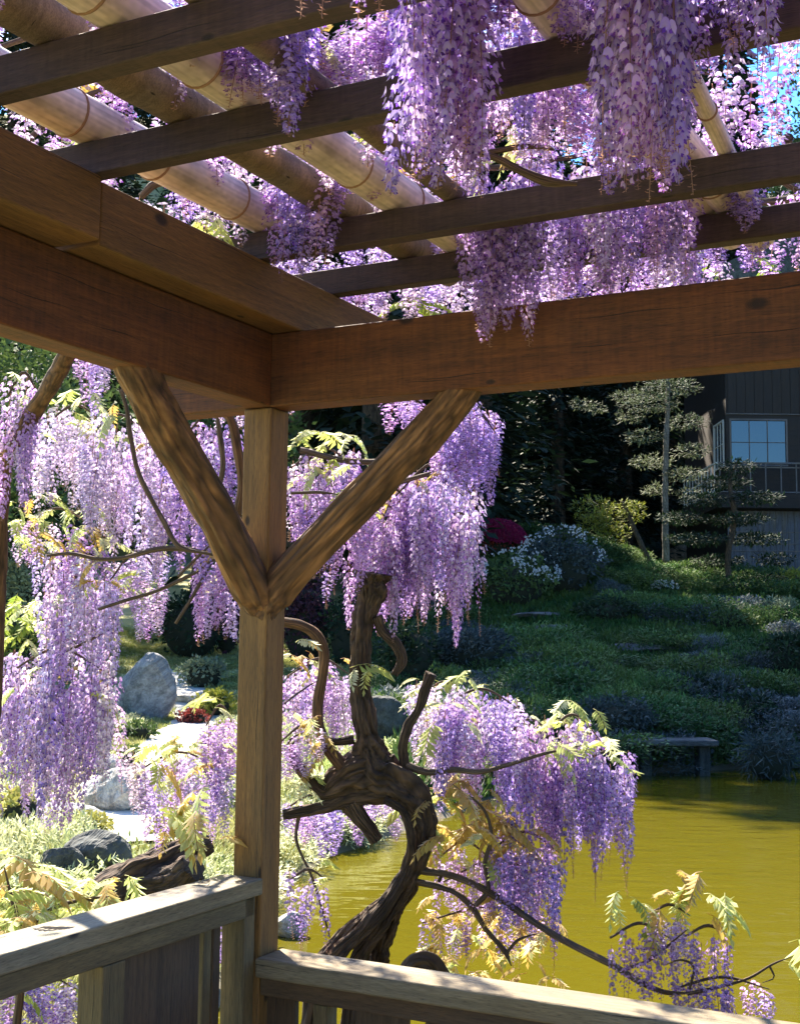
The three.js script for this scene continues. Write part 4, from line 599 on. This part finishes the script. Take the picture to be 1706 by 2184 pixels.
tree(2.6, -40.5, 2, 1.15, 'dark conifer directly behind the magenta azalea'); tree(-0.6, -38.5, 2, 1.75, 'dark conifer seen just right of the log brace'); tree(0.3, -45.2, 1, 1.3, 'tall conifer second row behind the magenta azalea'); tree(-3.4, -43, 0, 1.9, 'tall conifer behind the timber post'); tree(-2.4, -49.5, 1, 1.8, 'very tall conifer far behind the right brace'); tree(6.2, -49.5, 2, 1.05, 'dark conifer behind the white rhododendrons'); tree(9.4, -52, 2, 1.1, 'conifer far behind the grey trunked pine'); tree(7.6, -56, 2, 1.2, 'conifer at the back of the grove between pine and azalea'); tree(12, -56, 2, 1.2, 'conifer behind the house corner'); tree(4.6, -57, 0, 1.0, 'conifer at the back of the grove above the lime cloud tree'); tree(15, -57, 1, 1.3, 'tall conifer behind the house roof'); tree(21, -54, 0, 1.5, 'tall conifer behind the house at the right edge');
tree(-7.5, -55, 1, 1.1, 'far conifer behind the left hanging flowers'); tree(-13, -52, 1, 1.25, 'far conifer at the left edge under the beam'); tree(-17.5, -54, 1, 1.3, 'far conifer beyond the left frame edge'); tree(-3.5, -57, 1, 1.3, 'far conifer behind the left brace'); tree(-22, -50, 0, 1.3, 'far conifer outermost on the left hillside');
{ const f = mulberry(91), n = 150, m = new THREE.InstancedMesh(CON[1], M.foliage, n), q = new THREE.Object3D(); for (let i = 0; i < n; i++) { const x = rr(-48, 60, f), z = -rr(58, 92, f); q.position.set(x, ground(x, z), z); q.rotation.set(0, f() * 6.28, 0); const k = rr(0.35, 0.6, f); q.scale.set(k * 1.5, k, k * 1.5); q.updateMatrix(); m.setMatrixAt(i, q.matrix); } m.name = 'far_wood'; m.castShadow = m.receiveShadow = true; scene.add(m); tag(m, 'dark wooded hillside far behind the garden', 'wood', null, 'stuff'); }
// leafy trees on the left, lit
function leafyTree(x, z, h, r, kind, label) { const f = mulberry(Math.round(x * 31 + z * 17)), blobs = []; for (let i = 0; i < 16; i++) { const d = rdir(f); blobs.push({ c: V(d.x * r * 0.7, h * 0.62 + d.y * h * 0.27, d.z * r * 0.7), r: V(r * rr(0.3, 0.5, f), h * rr(0.1, 0.17, f), r * rr(0.3, 0.5, f)) }); } const t = thing('leafy_tree', label, 'tree', V(x, ground(x, z), z)); part('trunk', limbGeo([{ p: V(0, -0.5, 0), r: 0.22 }, { p: V(0.15, h * 0.3, 0), r: 0.16 }, { p: V(0, h * 0.65, 0.1), r: 0.08 }], { step: 0.3, radial: 10, freq: 2 }), M.trunk, t); part('crown', leafCloud(Math.round(h * 99 + x), blobs, 0.2, 0.5, G[kind][0], G[kind][1], 0.5), M.foliage, t); }
leafyTree(-9.2, -28, 8, 3, 'mid', 'green leafy tree on the left hillside beyond the hanging flowers'); leafyTree(-5.4, -33, 8.5, 2.8, 'mid', 'green leafy tree behind the left brace'); leafyTree(-12, -33, 10, 3.4, 'mid', 'taller green leafy tree at the far left'); leafyTree(17, -45, 21, 4.2, 'dark', 'tall loose tree whose twigs show against the sky at the right');
leafyTree(-7, 15, 16, 4.5, 'mid', 'green tree behind the viewer on the left'); leafyTree(3, 19, 19, 4, 'mid', 'green tree straight behind the viewer'); leafyTree(12.5, 17, 17, 4.2, 'lime', 'yellow green tree behind the viewer on the right'); leafyTree(20, 12, 13, 4.5, 'mid', 'green tree across the pond behind the viewer');
// pine with a pale trunk, pads of needles
function padPine(name, label, px, py, d, trunkPts, pads, kind, mat) {
  const p = at(px, py, d), t = thing(name, label, 'tree', p), loc = (x, y, dd = d) => at(x, y, dd).sub(p); part('trunk', limbGeo(trunkPts.map(([x, y, r]) => ({ p: loc(x, y), r })), { step: 0.1, radial: 10, knob: 0.12, freq: 4 }), mat, t);
  const blobs = pads.map(([x, y, w, h, dd = 0]) => ({ c: loc(x, y, d + dd), r: V(w * d / FPX / 2, h * d / FPX / 2, w * d / FPX / 2.4) })); part('crown', leafCloud(Math.round(px), blobs, 0.15, 0.34, G[kind][0], G[kind][1], kind === 'dark' ? 1.6 : 0.95, 0.4), M.foliage, t);
}
padPine('pine', 'grey trunked pine with sunlit pale needles left of the house', 1420, 1190, 39, [[1420, 1200, 0.12], [1418, 1080, 0.1], [1420, 950, 0.09], [1424, 850, 0.07], [1425, 760, 0.05]], [[1385, 862, 120, 34], [1460, 900, 96, 30, 0.5], [1372, 930, 84, 28, -0.5], [1468, 962, 80, 30], [1388, 985, 90, 28, 0.6], [1458, 1012, 96, 30], [1345, 888, 70, 24, 0.8], [1425, 826, 130, 36], [1470, 1052, 60, 24], [1340, 845, 80, 22, 1.2], [1240, 862, 60, 24, 2], [1270, 872, 50, 22, 2.2], [1400, 1045, 70, 22, 0.8]], 'pine', new THREE.MeshStandardMaterial({ color: lin(0.34, 0.32, 0.3), map: barkMap, bumpMap: barkBump, bumpScale: 0.01, roughness: 0.95 }));
padPine('cloud_pine', 'dark cloud pruned pine in front of the house balcony', 1555, 1260, 36, [[1556, 1270, 0.1], [1552, 1180, 0.09], [1566, 1100, 0.08], [1556, 1030, 0.06], [1572, 985, 0.03]], [[1572, 995, 80, 30], [1540, 1030, 120, 24, 0.4], [1500, 1066, 110, 24], [1612, 1062, 110, 22, -0.3], [1455, 1104, 110, 24, 0.3], [1570, 1108, 140, 22], [1490, 1150, 130, 22, -0.4], [1612, 1150, 120, 22, 0.3], [1650, 1192, 90, 22], [1530, 1196, 110, 22, 0.4], [1640, 1236, 70, 20]], 'dark', M.trunk);
padPine('cloud_shrub', 'sunlit yellow green cloud pruned tree above the rhododendrons', 1330, 1200, 38, [[1390, 1210, 0.09], [1362, 1150, 0.08], [1340, 1100, 0.07], [1328, 1070, 0.04]], [[1262, 1085, 100, 56], [1295, 1110, 90, 56], [1330, 1080, 60, 34], [1270, 1120, 90, 44], [1358, 1090, 44, 50], [1310, 1140, 70, 40]], 'lime', M.trunk);

// ------------------------------------------------------------------ house on the right
{
  const zf = -41.5, at29 = (px, py) => { const d = rayAt(px, py), t = (zf - EYE.z) / d.z; return EYE.clone().addScaledVector(d, t); };
  const c = at29(1553, 1262), H = thing('house', 'dark timber house with upstairs window and balcony at the right edge', 'house', V(c.x, c.y, zf)), y = (px) => at29(1620, px).y - c.y, x = (px) => at29(px, 990).x - c.x;
  const dark = wood(0.032, 0.021, 0.015), slate = wood(0.17, 0.175, 0.2), pale = new THREE.MeshStandardMaterial({ color: lin(0.6, 0.58, 0.52), roughness: 0.7 }), trim = wood(0.22, 0.2, 0.19), glass = new THREE.MeshPhysicalMaterial({ color: lin(0.02, 0.03, 0.04), roughness: 0.03, ior: 2.2, specularIntensity: 1 });
  // lower wall: vertical boards with horizontal battens
  part('wall', boxGeo(0, 8, -1.5, y(1088), -6, -0.03), dark, H);
  for (let i = 0; i < 40; i++) part('board', boxGeo(i * 0.2 + 0.004, i * 0.2 + 0.194, -1.5, y(1090), -0.029, 0.0 + (i % 3) * 0.002, 0.003), slate, H);
  for (const py of [1135, 1160, 1175]) part('batten', boxGeo(0.0, 8, y(py) - 0.018, y(py) + 0.018, 0.006, 0.03), trim, H);
  part('floor_beam', boxGeo(-0.5, 8.2, y(1088), y(1058), -6, 0.72), dark, H);
  // upper wall round the front window, and above
  const wb = y(994), wt = y(893), wl = x(1556), wr = x(1680);
  part('wall', boxGeo(0, wl, y(1058), wt, -0.15, 0), dark, H); part('wall', boxGeo(wl, wr, y(1058), wb, -0.15, 0), dark, H); part('wall', boxGeo(wr, 8, y(1058), wt, -0.15, 0), dark, H);
  part('wall', boxGeo(0, 8, wt, y(640), -0.2, 0), dark, H); part('wall', boxGeo(0, 0.15, y(1058), y(640), -6, -0.21), dark, H); part('wall', boxGeo(0, 8, y(1058), y(640), -6.1, -6), dark, H);
  for (let i = 0; i < 26; i++) part('board', boxGeo(i * 0.3 + 0.06, i * 0.3 + 0.35, y(882), y(640), 0.001, 0.02 + (i % 2) * 0.004, 0.003), dark, H); part('batten', boxGeo(0, 8, y(882) - 0.04, y(882) - 0.005, 0.0, 0.05), trim, H);
  part('eave', boxGeo(-1.2, 9, y(640), y(620), -7, 1.2), dark, H); const ridge = new THREE.Shape(); ridge.moveTo(-1.4, 0); ridge.lineTo(9.2, 0); ridge.lineTo(3.9, 2.6); const rg = new THREE.ExtrudeGeometry(ridge, { depth: 8.4, bevelEnabled: false }); const roof = part('roof', rg, M.rockDark, H); roof.position.set(0, y(620) + 0.002, -7.1);
  function windowAt(x0, x1, y0, y1, cols, rows, zz, rot) { const w = new THREE.Group(); w.name = 'window'; H.add(w); const W = x1 - x0, h = y1 - y0; w.position.set(x0, y0, zz); if (rot) { w.position.set(rot[0], y0, rot[1]); w.rotation.y = rot[2]; } const fm = rot ? pale : trim; for (const [a, b, cc, d] of [[0, W, 0, 0.06], [0, W, h - 0.06, h], [0, 0.06, 0.061, h - 0.061], [W - 0.06, W, 0.061, h - 0.061]]) part('frame', boxGeo(a, b, cc, d, -0.05, 0.03), fm, w); const pw = (W - 0.12) / cols, ph = (h - 0.12) / rows; for (let i = 0; i < cols; i++) for (let j = 0; j < rows; j++) part('pane', boxGeo(0.06 + i * pw + 0.015, 0.06 + (i + 1) * pw - 0.015, 0.06 + j * ph + 0.015, 0.06 + (j + 1) * ph - 0.015, -0.03, -0.015, 0.001), glass, w); for (let i = 1; i < cols; i++) part('mullion', boxGeo(0.06 + i * pw - 0.014, 0.06 + i * pw + 0.014, 0.061, h - 0.061, -0.04, 0.01), fm, w); for (let j = 1; j < rows; j++) part('glazing_bar', boxGeo(0.061, W - 0.061, 0.06 + j * ph - 0.012, 0.06 + j * ph + 0.012, -0.038, 0.004), fm, w); }
  windowAt(wl, wr, wb, wt, 3, 2, -0.02); windowAt(0, 1.3, wb, wt, 3, 2, 0, [-0.02, -1.55, -Math.PI / 2]);
  // balcony
  const zr = 0.66, by = y(1057), ty = y(992), bal = new THREE.Group(); bal.name = 'balcony'; H.add(bal);
  part('rail', boxGeo(-0.45, 8.1, ty - 0.05, ty, zr - 0.04, zr + 0.04), trim, bal); part('rail', boxGeo(-0.45, 8.1, ty - 0.19, ty - 0.15, zr - 0.02, zr + 0.02), trim, bal); part('rail', boxGeo(-0.45, 8.1, by + 0.02, by + 0.06, zr - 0.02, zr + 0.02), trim, bal);
  for (let px = 0; px < 17; px++) part('baluster', boxGeo(-0.42 + px * 0.5, -0.38 + px * 0.5, by, ty - 0.051, zr - 0.02, zr + 0.02), trim, bal);
  part('rail', boxGeo(-0.53, -0.46, ty - 0.05, ty, -4.2, zr - 0.041), pale, bal); for (let i = 0; i < 11; i++) part('baluster', boxGeo(-0.51, -0.48, by, ty - 0.051, -4.1 + i * 0.44, -4.06 + i * 0.44), pale, bal); for (const q of [0.1, 0.55]) part('rail', boxGeo(-0.474, -0.45, by + (ty - by) * q - 0.03, by + (ty - by) * q + 0.03, -4.2, zr - 0.05), pale, bal);
}
renderer.render(scene, camera);
